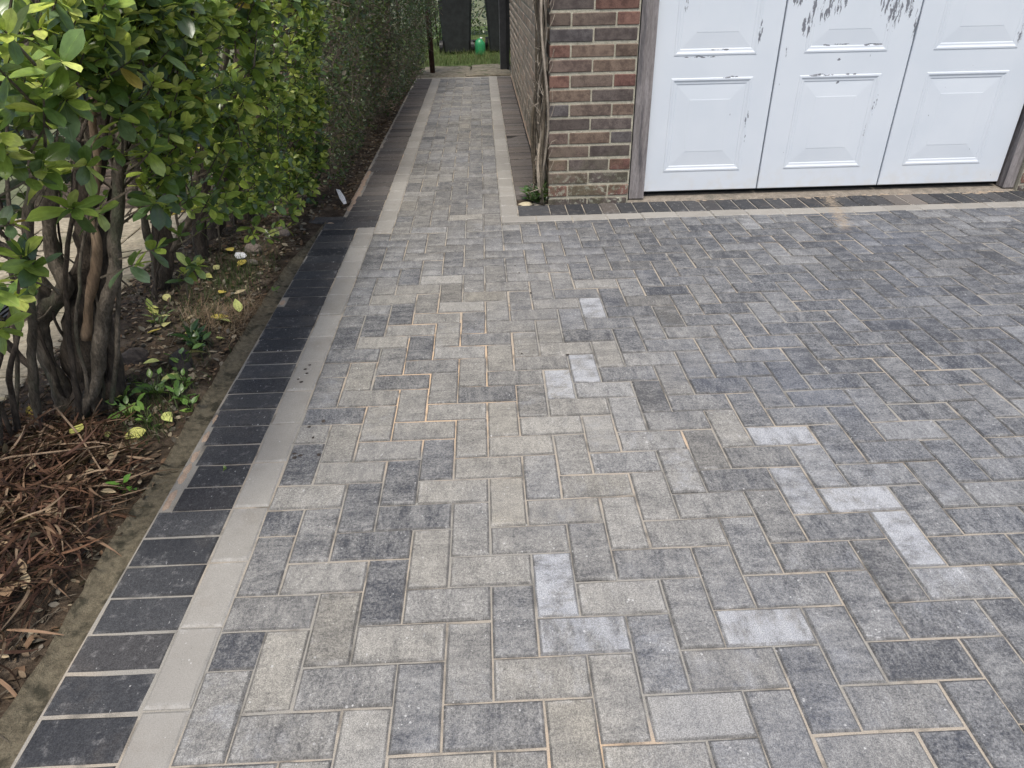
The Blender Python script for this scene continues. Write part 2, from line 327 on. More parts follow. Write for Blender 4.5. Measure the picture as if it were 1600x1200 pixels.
def mat_door():
    k = NM('white_door_paint', .38, .4); P = k.pos(); s = k.sep(P)
    base = k.mix(k.ramp(k.noise(P, 3, 3), .3, .7), (.615, .665, .72), (.655, .70, .75))
    low = k.math('MULTIPLY', k.ramp(s[2], .05, .22, .5, 0), k.ramp(k.noise(P, 14, 4), .42, .7)); base = k.mix(low, base, (.62, .62, .60))
    # flaked patches (x, z, half width, half height)
    m = None
    for x, z, hx, hz in [(2.49, .93, .05, .09), (2.54, 1.03, .07, .13), (2.64, 1.04, .05, .09), (2.42, 1.05, .05, .05), (2.90, 1.05, .05, .10), (2.96, .98, .05, .14), (3.03, 1.05, .05, .12), (3.082, .93, .022, .11),
                         (2.96, .53, .014, .10), (2.94, .36, .010, .06), (2.232, .40, .014, .12), (2.237, .90, .013, .08), (1.815, 1.04, .014, .06), (2.40, .80, .014, .04), (3.69, .86, .02, .06)]:
        dx = k.math('DIVIDE', k.math('SUBTRACT', s[0], x), hx); dz = k.math('DIVIDE', k.math('SUBTRACT', s[2], z), hz)
        d = k.math('ADD', k.math('MULTIPLY', dx, dx), k.math('MULTIPLY', dz, dz)); q = k.ramp(d, 0, 1.6, 1, 0)
        m = q if m is None else k.math('MAXIMUM', m, q)
    h = None
    for x, z, hx, hz in [(1.93, .779, .11, .007), (2.10, .672, .06, .007), (2.68, .822, .10, .009), (2.87, .818, .06, .007), (2.60, .671, .10, .008), (2.78, .672, .06, .006), (2.03, .812, .05, .006), (2.70, .748, .014, .012), (2.83, .63, .03, .008), (2.72, .63, .012, .008)]:
        dx = k.math('DIVIDE', k.math('SUBTRACT', s[0], x), hx); dz = k.math('DIVIDE', k.math('SUBTRACT', s[2], z), hz)
        d = k.math('ADD', k.math('MULTIPLY', dx, dx), k.math('MULTIPLY', dz, dz)); q = k.ramp(d, 0, 1.6, 1, 0)
        h = q if h is None else k.math('MAXIMUM', h, q)
    sv = k.vmath('MULTIPLY', k.vmath('ADD', P, k.vmath('SCALE', k.noise(P, 25, 2, out=1), sc=.02)), (1, 1, .11)); nv = k.noise(sv, 85, 4, .6)
    sh = k.vmath('MULTIPLY', P, (.35, 1, 1)); nh = k.noise(sh, 70, 4, .6)
    fl = k.math('MAXIMUM', k.math('MULTIPLY', k.ramp(k.math('ADD', nv, k.math('MULTIPLY', m, .22)), .735, .75), k.ramp(m, 0.02, .1)),
                k.math('MULTIPLY', k.ramp(k.math('ADD', nh, k.math('MULTIPLY', h, .22)), .70, .72), k.ramp(h, .02, .1)))
    tiny = k.ramp(k.math('ADD', k.vor(k.vmath('MULTIPLY', P, (1, 1, .5)), 14), k.math('MULTIPLY', k.noise(P, 60, 2), .1)), .075, .085, 1, 0)
    fl = k.math('MAXIMUM', fl, k.math('MULTIPLY', tiny, .7))
    base = k.mix(fl, base, k.mix(k.noise(P, 90, 2), (.13, .14, .16), (.24, .25, .28)))
    k.base(base); k.bump(k.math('SUBTRACT', k.math('MULTIPLY', k.noise(P, 40, 3), .15), fl), .5, .001)
    k.put(k.b.inputs['Roughness'], k.math('ADD', k.math('MULTIPLY', fl, .4), .38)); return k.m
M['door'] = mat_door()

# ------------------------------------------------------------------ block pieces
_bm = {}
def block_shape(w, h, var, th=.03, bev=.0042):
    """a chamfered paving block, w along x, top face at z 0, arrises slightly uneven"""
    r = random.Random(var*77+int(w*1000)*3+int(h*1000)); hw, hh = w/2, h/2
    nx = 3 if w > .12 else 2; ny = 2
    ring = []
    for i in range(nx): ring.append((-hw+2*hw*i/nx, -hh, 0, 1))
    for i in range(ny): ring.append((hw, -hh+2*hh*i/ny, -1, 0))
    for i in range(nx): ring.append((hw-2*hw*i/nx, hh, 0, -1))
    for i in range(ny): ring.append((-hw, hh-2*hh*i/ny, 1, 0))
    n = len(ring); V = []
    J = [(r.uniform(-.0006, .0008), r.uniform(-.0006, .0008), r.uniform(.8, 1.6)) for _ in ring]
    for (x, y, a, b), (jx, jy, q) in zip(ring, J): V.append((x+jx, y+jy, -th))
    for (x, y, a, b), (jx, jy, q) in zip(ring, J): V.append((x+jx, y+jy, -bev*.95))
    for (x, y, a, b), (jx, jy, q) in zip(ring, J):
        ix = x-math.copysign(bev*q, x) if abs(abs(x)-hw) < 1e-6 else x; iy = y-math.copysign(bev*q, y) if abs(abs(y)-hh) < 1e-6 else y
        V.append((ix+jx, iy+jy, 0))
    F = [tuple(range(2*n, 3*n))]
    for k_ in range(2):
        for i in range(n): F.append((k_*n+i, k_*n+(i+1) % n, (k_+1)*n+(i+1) % n, (k_+1)*n+i))
    return V, F, [(x*.2/max(w, .1), y*.1/max(h, .05)) if False else (x, y) for x, y, z in V]
JT = .0036
class Paving:
    """collects rectangles (x0,x1,y0,y1) of one kind of block under one setting object"""
    def __init__(s, parent, name, kind, stuffname):
        s.p, s.name, s.kind, s.sn, s.items = parent, name, kind, stuffname, []
    def add(s, x0, x1, y0, y1, col, lift=0., sk=0.): s.items.append((x0, x1, y0, y1, col, lift, sk))
    def build(s, maxn=300):
        def size(it):
            P = ((it[0]+it[1])/2, (it[2]+it[3])/2, 0); p = proj(P)
            if p is None or not inview(P, 60): return 0
            return (it[1]-it[0])*(it[3]-it[2])/p[2]**3
        order = sorted(range(len(s.items)), key=lambda i: -size(s.items[i]))
        rest = []
        for rank, i in enumerate(order):
            x0, x1, y0, y1, col, lift, sk = s.items[i]
            jt = JT if s.kind != 'border' else (.0046 if y0 < 3.1 else .0085)
            w, h = x1-x0-JT, y1-y0-jt; rot = 0
            if s.kind == 'border' and y0 > 3.03 and x0 > 1.08: w = x1-x0-jt
            if w < .006 or h < .006: continue
            if h > w: w, h = h, w; rot = math.pi/2
            cx, cy = (x0+x1)/2+random.uniform(-.0008, .0008), (y0+y1)/2+random.uniform(-.0008, .0008)
            w = round(w, 3); h = round(h, 3); var = random.randrange(5); key = (w, h, var)
            if random.random() < .5: rot += math.pi
            e = (random.gauss(0, .0055), random.gauss(0, .0055), rot+random.gauss(0, .004)+sk); z = random.gauss(0, .0010)+lift
            if rank < maxn and size(s.items[i]) > 0:
                kk = (s.kind,)+key
                if kk not in _bm:
                    V, F, U = block_shape(*key); _bm[kk] = mesh(s.name, V, F, M[s.kind, 'obj'], uv=U)
                link(s.name, _bm[kk], s.p, (cx, cy, z), e, (*col, 1))
            else: rest.append((key, (cx, cy, z), e, col))
        if rest:
            keys = sorted({r_[0] for r_ in rest}); bases = [block_shape(*k_) for k_ in keys]; ix = {k_: i for i, k_ in enumerate(keys)}
            from mathutils import Euler
            its = [(ix[k_], Matrix.Translation(l_) @ Euler(e_).to_matrix().to_4x4(), (*c_, random.random())) for k_, l_, e_, c_ in rest]
            tag(link(s.sn, joined(s.sn, bases, its, M[s.kind, 'attr']), s.p), kind='stuff')

def quad_sheet(name, rects, z, mat):
    mb = MB()
    for x0, x1, y0, y1 in rects: mb.add([(x0, y0, z), (x1, y0, z), (x1, y1, z), (x0, y1, z)], [(0, 1, 2, 3)])
    return mb.obj(name, mat)

# ================================================================== SETTING
ground = quad_sheet('ground', [(-120, 120, -120, 200)], -.12, M['far_ground']); tag(ground, kind='structure')
XB0, XB1 = 0.0, .098            # pale band beside the driveway
driveway = quad_sheet('driveway', [(-.2, 6.5, -3, 2.93), (.9, 6.5, 2.93, 3.3)], -.0042, M['sand']); tag(driveway, 'grey block paved driveway with charcoal border and pale band', kind='structure')
side_path = quad_sheet('side_path', [(-.115, 1.085, 2.93, 8.62)], -.0043, M['sand']); tag(side_path, 'block paved side path running between hedge and brick wall', kind='structure')
# the two sheets meet at y 2.93, x -0.115..0.9
X0, Y0, PT = .098, .4005, .1
def tone(cx, cy):
    n = nz(cx*1.1+4, cy*1.1)*.16; t = .49+n*.8+random.gauss(0, .085)
    if cx > 1.1: t -= .17*min(1, (cx-1.1)/.7)
    if cy > 1.2: t -= .05*min(1, (cy-1.2)/1.)
    if cy < 1.9 and cx < 1.2: t += .09
    if random.random() < .04: t -= .2
    if random.random() < .10: t += .2
    wm = max(0, min(.75, random.gauss(.10, .12)+(.25 if (.2 < cx < 1.0 and cy < 2.2) else 0)))
    if cx > 1.5: wm *= .4
    bl = 0 if random.random() < .6 else random.uniform(.1, .4)
    if cy > 2.9: t -= .05; wm += .12  # path blocks darkened: shade between wall and hedge put into their tone
    return [max(.05, min(.95, t)), max(0, wm), bl]
SPECIAL = [(0.395, 0.464, (.13, 0, 0)), (0.446, 0.304, (.1, 0, .1)), (0.547, 0.408, (.72, .5, 0)), (0.694, 0.357, (.7, .4, .1)), (0.644, 0.505, (.68, .3, 0)), (0.793, 0.456, (.62, .3, 0)), (0.745, 0.561, (.85, .95, 0)), (0.842, 0.304, (.6, 0, .85)), (0.893, 0.152, (.55, 0, .7)), (0.592, 0.264, (.64, .2, .15)), (0.494, 0.157, (.72, .45, 0)), (0.748, 0.204, (.45, 0, .2)), (1.030, 0.099, (.45, 0, .45)), (1.285, 0.143, (.62, .3, .8)), (1.736, 0.384, (.62, 0, .9)), (1.687, 0.539, (.6, .2, .9)), (1.538, 0.585, (.6, 0, .65)), (1.629, 0.680, (.62, 0, .5)), (1.781, 0.234, (.6, .1, .55)), (1.784, 0.633, (.5, 0, .35)), (1.243, 0.728, (.6, .3, .5)), (1.137, -0.131, (.65, .2, .35)), (1.466, 0.132, (.5, 0, .35)), (1.126, 1.790, (.68, 0, .8)), (1.038, 1.307, (.7, 0, .9)), (0.940, 1.195, (.66, .3, .85)), (0.976, 1.447, (.66, .5, .1)), (1.130, 1.376, (.66, .5, .1)), (0.450, 1.496, (.12, 0, 0)), (0.348, 1.813, (.22, 0, 0)), (0.254, 1.706, (.14, 0, .1)), (0.353, 2.199, (.2, 0, 0)), (0.161, 1.623, (.22, 0, .2)), (0.403, 1.262, (.28, .1, 0)), (0.689, 1.158, (.24, .1, 0)), (0.448, 0.714, (.22, 0, 0)), (0.544, 0.809, (.28, 0, .2)), (0.460, 1.105, (.62, .4, .1)), (0.596, 1.058, (.68, .4, .1)), (0.497, 0.965, (.66, .5, 0)), (0.396, 0.860, (.68, .4, 0)), (0.301, 0.764, (.66, .45, 0)), (1.971, 2.035, (.1, 0, 0)), (2.406, 1.247, (.12, 0, 0)), (2.346, 1.439, (.12, 0, 0)), (2.262, 1.843, (.15, 0, 0)), (2.568, 1.845, (.1, 0, 0)), (1.566, 0.827, (.6, 0, .85)), (1.433, 0.932, (.6, .5, .2)), (1.740, 1.208, (.14, 0, 0)), (1.878, 1.134, (.2, 0, 0)), (0.153, 0.163, (.05, 0, .1)), (0.150, 0.566, (.1, 0, .15)), (0.150, 0.810, (.1, 0, 0)), (0.351, 0.608, (.2, 0, 0)), (0.202, 0.599, (.45, .1, 0)), (0.317, 0.356, (.68, .3, 0)), (0.163, 0.424, (.42, .1, 0)), (0.484, 0.569, (.24, 0, 0)), (0.508, -0.010, (.5, 0, .2)), (1.123, 0.346, (.5, .1, .2)), (0.250, 1.025, (.24, 0, 0)), (0.146, 1.088, (.2, 0, .1)), (0.294, 1.422, (.45, 0, .3))]
pav = Paving(driveway, 'paving_block', 'paver', 'paving_blocks'); pth = Paving(side_path, 'paving_block', 'paver', 'paving_blocks')
cells = []
for c in range(-2, 66):
    for m in range(-34, 90):
        kx = (c-5-m) % 4
        x, y1 = X0+PT*c, Y0+PT*m
        if kx == 0: cells.append((x, x+2*PT, y1-PT, y1))
        elif kx == 2: cells.append((x, x+PT, y1-2*PT, y1))
def clip(r, q):
    a = (max(r[0], q[0]), min(r[1], q[1]), max(r[2], q[2]), min(r[3], q[3]))
    return a if a[1]-a[0] > .014 and a[3]-a[2] > .014 else None
YJ = 2.93
used = set()
def special(r):
    for i, (sx, sy, v) in enumerate(SPECIAL):
        if i not in used and r[0] <= sx <= r[1] and r[2] <= sy <= r[3]: used.add(i); return (.46+(v[0]-.46)*(.62 if v[0] < .4 else .75), v[1]*.75, v[2])
for r in cells:
    for q, P_ in (((.098, .198, -3, 2.81), pav), ((.198, .798, -3, YJ), pav), ((.798, 6.5, -3, 2.83), pav), ((.198, .798, YJ, 8.5), pth)):
        pass
    # driveway proper and the strip of path are clipped to their outlines
    reg = [((.098, .798, -3, 2.81), pav), ((.198, .798, 2.81, 8.5), pth), ((.798, 6.5, -3, 2.94), pav)]
    pieces = [(clip(r, q), P_) for q, P_ in reg]
    pieces = [(a, P_) for a, P_ in pieces if a]
    if len(pieces) == 2 and pieces[0][0] and abs((pieces[0][0][1]-pieces[0][0][0])*(pieces[0][0][3]-pieces[0][0][2])+(pieces[1][0][1]-pieces[1][0][0])*(pieces[1][0][3]-pieces[1][0][2])-(r[1]-r[0])*(r[3]-r[2])) < 1e-4:
        a = r; P_ = pieces[0][1]; cx, cy = (a[0]+a[1])/2, (a[2]+a[3])/2; P_.add(*a, special(a) or tone(cx, cy)); continue
    for a, P_ in pieces:
        cx, cy = (a[0]+a[1])/2, (a[2]+a[3])/2; P_.add(*a, special(a) or tone(cx, cy))
pav.build(); pth.build()
tag(quad_sheet('joint_dirt', [(.9, 1.075, 3.36, 8.5), (.9, .901, 3.36, 8.5)], -.0028, M['joint_dirt']), kind='structure')
# pale bands
bd = Paving(driveway, 'band_block', 'band', 'band_blocks'); bp = Paving(side_path, 'band_block', 'band', 'band_blocks')
def bt(): return (min(1, max(0, random.gauss(.5, .14))), 0, 0)
y = .017-3.0
while y < 2.92-.05:
    bd.add(XB0, XB1, y, min(y+.2, 2.925), bt()); y += .2
y = 2.825
while y < 8.45: bp.add(.098, .198, y, min(y+.2, 8.5), bt()); y += .2
x = .798
while x < 6.4: bd.add(x, x+.2, 2.94, 3.04, bt()); x += .2
y = 3.04
while y < 8.55: bp.add(.798, .896, y, min(y+.2, 8.6), bt()); y += .2
bd.build(); bp.build()
# charcoal soldier borders
sd_ = Paving(driveway, 'border_block', 'border', 'border_blocks'); sp_ = Paving(side_path, 'border_block', 'border', 'border_blocks')
def st_(warm=0.): return (min(.9, max(0, random.gauss(.27, .10+.28*warm))), max(0, min(.9, random.gauss(warm, .03+.12*warm))), 0)
SHORT = {.6: .035, .7: .04, .8: .03, .9: .02, 1.9: .03, 1.0: .01}
y = .012-3.0
while y < 3.02:
    k_ = round(y-.012, 1); cut = SHORT.get(k_, abs(random.gauss(0, .003)))
    sd_.add(-.2+cut, -.001, y, y+.1, st_()); y += .1
y = 3.0
sp_.add(-.30, -.10, 3.04, 3.13, st_(.1))
y = 2.93
while y < 8.45:
    cut = abs(random.gauss(0, .004))+(.03 if 3.5 < y < 4.1 else 0)
    sp_.add(-.102+cut, .097, y, y+.1, st_(.30 if y > 3.4 else .12)); y += .1
y = 3.36
while y < 8.5:
    sp_.add(.898, 1.068, y, y+.1, st_(.42)); y += .1
for yy in (3.045, 3.145): sd_.add(.90, 1.085, yy, yy+.098, st_())
x = 1.085; i = 0
while x < 6.3:
    warm = .4 if i in (3, 20, 21, 29) else 0.
    sd_.add(x, x+.1, 3.042, 3.24, st_(warm), sk=0); x += .1; i += 1
sd_.build(); sp_.build()

# loose sand heaped along the border ends and washed over the band
mb = MB()
def blob(mb, cx, cy, rx, ry, h, z0=-.004, n=11, seed=0, rings=3):
    V = [(cx, cy, z0+h)]; F = []
    for q in range(1, rings+1):
        for i in range(n):
            a = 2*math.pi*i/n; rr = (q/rings)*(1+.35*nz(math.cos(a)*1.3+seed, math.sin(a)*1.3+seed*.7)); V.append((cx+rx*rr*math.cos(a), cy+ry*rr*math.sin(a), z0+h*max(0, 1-(q/rings)**2)*(1+.4*nz(cx*90+i, cy*90+q))))
    for i in range(n): F.append((0, 1+i, 1+(i+1) % n))
    for q in range(rings-1):
        for i in range(n): F.append((1+q*n+i, 1+(q+1)*n+i, 1+(q+1)*n+(i+1) % n, 1+q*n+(i+1) % n))
    mb.add(V, F)
for yy in (.645, .68, .76, .80, .86, .96, 1.06): blob(mb, -.186, yy, .016, .045, .013, -.012, seed=yy*9)
blob(mb, -.186, 1.96, .02, .05, .012, -.012, seed=2)
blob(mb, -.17, 3.02, .04, .02, .008, -.006, seed=4)
for j in range(9): blob(mb, -.095-.01*random.random(), 3.3+.1*j, .02, .07, .014, -.008, seed=j)
blob(mb, 1.03, 3.42, .045, .09, .02, -.006, seed=5)
for j in range(52): blob(mb, 1.081, 3.55+j*.1, .008, .07, .008, -.006, seed=j*2.1)
tag(mb.obj('loose_sand', M['sand_o'], smooth=True), 'orange jointing sand spilled along the ends of the charcoal border', 'sand', kind='stuff')
# thin stain of sand across the garage band
mb = MB()
for i in range(70):
    t_ = random.random(); cx = 2.76-.13*t_+random.gauss(0, .022+.02*t_); cy = 3.22-.5*t_+random.gauss(0, .01); q = random.uniform(.002, .005)
    blob(mb, cx, cy, q, q*random.uniform(.6, 1.8), .0012, .0006, 6, cx*30, 1)
for i in range(60):
    cx = random.choice([random.gauss(3.7, .12), random.gauss(2.9, .15), random.uniform(1.7, 3.8)]); q = random.uniform(.004, .012); blob(mb, cx, 3.235+random.gauss(0, .012), q*2, q, .003, .0, 6, cx*30, 1)
tag(mb.obj('spilled_sand', M['loose_sand'], smooth=True), 'thin streak of orange sand trodden over the paving before the garage', 'sand', kind='stuff')

# concrete haunch beside the border
V, F = [], []
ys = np.arange(-2.4, 3.03, .02)
for i, yv in enumerate(ys):
    f = max(0, min(1, (yv-2.3)/.7)); xo = -.268+.07*f+.012*nz(yv*3, 1)+.006*nz(yv*17, 4)
    pr = [(-.16, -.013), (-.2, -.013+.003*nz(yv*20, 2)), (-.2+(xo+.2)*.5, -.012+.004*nz(yv*25, 9)), (xo+.010, -.008+.005*nz(yv*14, 5)), (xo+.004*nz(yv*60, 3), .006+.005*nz(yv*22, 7)), (xo-.006, -.02), (xo-.01, -.08)]
    V += [(a, yv, b) for a, b in pr]
    if i:
        for j in range(6): o = (i-1)*7+j; F.append((o, o+1, o+8, o+7))
hm = mesh('concrete_haunch', V, F, M['haunch'], True); tag(link('concrete_haunch', hm), 'damp brown concrete haunching along the charcoal border', kind='structure')

# soil bed
def soilz(x, y):
    z = -.018+.012*nz(x*4, y*4)+.008*nz(x*14, y*14)+.004*nz(x*40, y*40)
    if y < 3: z += .03*max(0, min(1, (-x-.3)/.25))-.02*max(0, min(1, (-x-.85)/.1))
    else: z += .02*max(0, min(1, (-x-.15)/.3))
    return z
xs = np.arange(-1.02, -.085, .022); ys = np.concatenate([np.arange(-2.4, 4, .022), np.arange(4, 9.2, .05)])
V = [(x_ if not (y_ < 3.0 and x_ > -.25) else -.255+.05*max(0, min(1, (y_-2.3)/.7)), y_, soilz(x_, y_) if not (y_ < 3. and x_ > -.27) else -.03) for y_ in ys for x_ in xs]
n = len(xs); F = [(j*n+i, j*n+i+1, (j+1)*n+i+1, (j+1)*n+i) for j in range(len(ys)-1) for i in range(n-1)]
tag(link('soil_bed', mesh('soil_bed', V, F, M['soil'], True)), 'dark littered soil bed under the hedge', kind='structure')
mb = MB(); mb.box(-2.2, -.99, 3.2, 12, -.1, -.02); tag(mb.obj('soil_ground', M['soil']), kind='structure')

# neighbour's stone path
npth = quad_sheet('neighbour_path', [(-3.2, -.94, -2.4, 3.3)], -.022, M['soil']); tag(npth, 'pale sandstone slab path on the neighbouring side of the hedge', kind='structure')
slabm = {}
for i in range(8):
    for j in range(21):
        w_ = .28; x1 = -.95-i*w_; y0 = -2.4+j*.27+(.13 if i % 2 else 0)
        if abs((x1-w_/2)+1.45) < .15 and abs(y0+.13-1.94) < .14: continue
        a = MB(); a.box(-w_/2+.005, w_/2-.005, -.13, .13, -.03, 0, .004)
        if 's' not in slabm: slabm['s'] = mesh('paving_slab', a.V, a.F, M['slab'])
        link('paving_slab', slabm['s'], npth, (x1-w_/2, y0+.135, .004+random.gauss(0, .002)), (random.gauss(0, .006), random.gauss(0, .006), random.gauss(0, .006)))
g = empty('drain_grate', (-1.45, 1.94, 0)); tag(g, 'dark slotted drain grate in the pale stone path left of the hedge', 'drain grate')
mb = MB(); mb.box(-1.60, -1.32, 1.85, 1.862, -.02, .012); mb.box(-1.60, -1.32, 2.018, 2.03, -.02, .012); mb.box(-1.60, -1.588, 1.862, 2.018, -.02, .012); mb.box(-1.332, -1.32, 1.862, 2.018, -.02, .012); mb.obj('frame', M['grate'], g)
for i in range(9):
    mb = MB(); mb.box(-1.583+i*.027, -1.570+i*.027, 1.863, 2.017, -.015, .008); mb.obj('bar', M['grate'], g)

# cracked concrete slabs, lawn and hedge at the far end
pad = empty('far_ground_pad', (0, 0, 0)); COL.objects.unlink(pad); bpy.data.objects.remove(pad)
for (nm, x0, x1, y0, y1, z) in [('concrete_slab', -.12, .50, 8.62, 9.12, .004), ('concrete_slab', .51, 1.09, 8.66, 9.2, .012), ('concrete_slab', -.1, .56, 9.14, 9.7, .0), ('concrete_slab', .58, 1.1, 9.22, 9.75, .006)]:
    V, F = [], []; nx_, ny_ = 12, 10
    for j in range(ny_+1):
        for i in range(nx_+1):
            xx = x0+(x1-x0)*i/nx_; yy = y0+(y1-y0)*j/ny_
            e = (i in (0, nx_)) or (j in (0, ny_)); V.append((xx+.02*nz(yy*5, x0)*(i in (0, nx_)), yy+.03*nz(xx*6, y0)*(j in (0, ny_)), z+.006*nz(xx*5, yy*5)-(.008 if e else 0)))
    F = [(j*(nx_+1)+i, j*(nx_+1)+i+1, (j+1)*(nx_+1)+i+1, (j+1)*(nx_+1)+i) for j in range(ny_) for i in range(nx_)]
    b = len(V); bl = [i for i in range(nx_+1)]
    V += [(V[i][0], V[i][1], -.06) for i in bl]; F += [(b+i, b+i+1, i+1, i) for i in range(nx_)]
    tag(link(nm, mesh(nm, V, F, M['old_concrete'], False)), kind='structure')
tag(quad_sheet('soil_ground', [(-2.2, 4, 8.6, 14)], -.04, M['soil']), kind='structure')
V = [(x_, y_, .0+.02*nz(x_*1.5, y_*1.5)) for y_ in np.arange(9.6, 16.1, .25) for x_ in np.arange(-3, 4.1, .25)]; n = len(np.arange(-3, 4.1, .25)); rows = len(V)//n
F = [(j*n+i, j*n+i+1, (j+1)*n+i+1, (j+1)*n+i) for j in range(rows-1) for i in range(n-1)]
tag(link('lawn_ground', mesh('lawn_ground', V, F, M['lawn_soil'], True)), kind='structure')

def blade(n=3, w=.004, bend=.35):
    V, U, F = [], [], []
    for i in range(n+1):
        t = i/n; ww = w*(1-t)**.7 if i < n else 0; yb = bend*t*t; z = t*(1-.25*t*bend)
        if i < n: V += [(-ww, yb, z), (ww, yb, z)]; U += [(.35, t), (.65, t)]
        else: V.append((0, yb, z)); U.append((.5, 1))
    for i in range(n-1): F.append((2*i, 2*i+1, 2*i+3, 2*i+2))
    F.append((2*n-2, 2*n-1, 2*n)); return V, F, U
BL = [blade(3, .035, b) for b in (.2, .5, .9)]
def blades(pts, hmin, hmax, cols):
    out = []
    for p in pts:
        h = random.uniform(hmin, hmax); c = random.choice(cols); q = random.uniform(.8, 1.25)
        m_ = Matrix.Translation(p) @ Matrix.Rotation(random.uniform(0, 6.283), 4, 'Z') @ Matrix.Rotation(random.uniform(-.3, .5), 4, 'X') @ Matrix.Diagonal((h*.9, h, h, 1))
        out.append((random.randrange(3), m_, (c[0]*q, c[1]*q, c[2]*q, random.random())))
    return out
GR = [(.075, .115, .035), (.10, .14, .045), (.065, .095, .035), (.14, .14, .07)]
pts = [(random.uniform(-1.2, 1.8), 9.65+abs(random.gauss(0, 1.6)), 0) for _ in range(9000)]
tag(link('lawn_grass', joined('lawn_grass', BL, blades(pts, .04, .11, GR), M['grass'])), 'rough green lawn grass around the bins', 'grass', kind='stuff')

# ================================================================== GARAGE
gar = empty('garage', (1.1, 3.24, 0)); tag(gar, 'brown brick garage with a weathered white panelled door', 'garage')
WX, FY = 1.085, 3.235
def box_obj(name, mat, parent, *a, b=0):
    mb = MB(); mb.box(*a, b); return mb.obj(name, mat, parent)
side = box_obj('side_wall', M['mortar'], gar, WX+.004, WX+.2, FY+.104, 8.9, -.05, 2.35)
pier = box_obj('front_pier', M['mortar'], gar, WX+.004, 1.560, FY+.004, FY+.103, -.05, 2.35)
rp = box_obj('right_pier', M['mortar'], gar, 3.935, 6.4, FY+.004, FY+.103, -.05, 2.35)
box_obj('lintel', M['cement'], gar, 1.563, 3.932, FY+.01, FY+.1, 2.12, 2.35)
box_obj('roof', M['roof'], gar, .98, 6.5, 3.08, 9.0, 2.352, 2.47)
BRC = [(.12, .10, .09), (.155, .12, .098), (.175, .13, .10), (.11, .10, .098), (.175, .095, .078), (.19, .108, .085), (.16, .12, .10)]
def brick_shape(L, H=.0615, D=.03):
    mb = MB(); mb.box(-L/2, L/2, -D/2, D/2, -H/2, H/2, .004); return mb.V, mb.F
_br = {}
bricks = []   # (size, loc, rotz, col, parent)
Z0 = -.006; CH = .0752
for k_ in range(32):
    zc = Z0+CH*(k_-.0)+.038-.03
    # pier : stretcher bond, corner at WX
    xs_ = []; x = WX
    if k_ % 2 == 1: xs_.append((x, .108)); x += .118
    while x < 1.53:
        L = min(.2275, 1.5575-x)
        if L > .03: xs_.append((x, L))
        x += .2375
    for (xa, L) in xs_:
        c = random.choice(BRC[:4] if (L > .15 and random.random() < .85) or random.random() < .3 else BRC[4:])
        bricks.append((round(L, 3), 0, (xa+L/2, FY+.015, zc), 0, c, pier, k_))
    x = 3.939 if k_ % 2 else 3.939+.112
    if not k_ % 2: bricks.append((.102, 0, (3.939+.051, FY+.015, zc), 0, random.choice(BRC), rp, k_))
    while x < 6.4: bricks.append((.215, 0, (x+.1075, FY+.015, zc), 0, random.choice(BRC), rp, k_)); x += .225
    y = FY if k_ % 2 == 1 else FY+.0
    yy = FY+.0335; first = .184 if k_ % 2 else .072
    L = first; bricks.append((L, 1, (WX+.015, yy+L/2, zc), 1, (.16, .12, .09), side, k_)); yy += L+.01
    while yy < 8.88:
        L = min(.215, 8.9-yy)
        c = random.choice([(.66, .54, .40), (.70, .57, .43), (.58, .48, .36), (.64, .49, .36), (.55, .45, .34)])  # lightened tans put sunlight on this side face into the colour
        if L > .03: bricks.append((round(L, 3), 1, (WX+.015, yy+L/2, zc), 1, c, side, k_))
        yy += .225
def bsz(b):
    p = proj(b[2])
    if p is None or not (-30 < p[0] < 1630 and -40 < p[1] < 1230): return 0
    f = 1 if b[3] == 0 else abs(b[2][0]-CAM.x)/p[2]
    return b[0]*f/p[2]**2+(1 if b[3] == 0 else 0)
bricks.sort(key=lambda b: -bsz(b)); rest = {}
for i, (L, ax, loc, rz, c, par, k_) in enumerate(bricks):
    q = random.uniform(.85, 1.18); c = tuple(v*q for v in c)
    dep = random.uniform(-.0018, .0012); loc = (loc[0]+(dep if ax else 0), loc[1]+(0 if ax else dep), loc[2]+random.gauss(0, .0008))
    if i < 298 and bsz(bricks[i]) > 0:
        if L not in _br: V, F = brick_shape(L); _br[L] = mesh('brick', V, F, M['brick', 'obj'])
        link('brick', _br[L], par, loc, (random.gauss(0, .004), random.gauss(0, .004), (math.pi/2 if rz else 0)+random.gauss(0, .003)), (*c, 1))
    else: rest.setdefault(par.name, (par, []))[1].append((L, loc, rz, c))
for par, its in rest.values():
    ks = sorted({t[0] for t in its}); bs = []
    for L in ks: V, F = brick_shape(L); bs.append((V, F, [(0, 0)]*len(V)))
    tag(link('bricks', joined('bricks', bs, [(ks.index(L), Matrix.Translation(loc) @ Matrix.Rotation(math.pi/2 if rz else 0, 4, 'Z'), (*c, random.random())) for L, loc, rz, c in its], M['brick', 'attr']), par), kind='stuff')

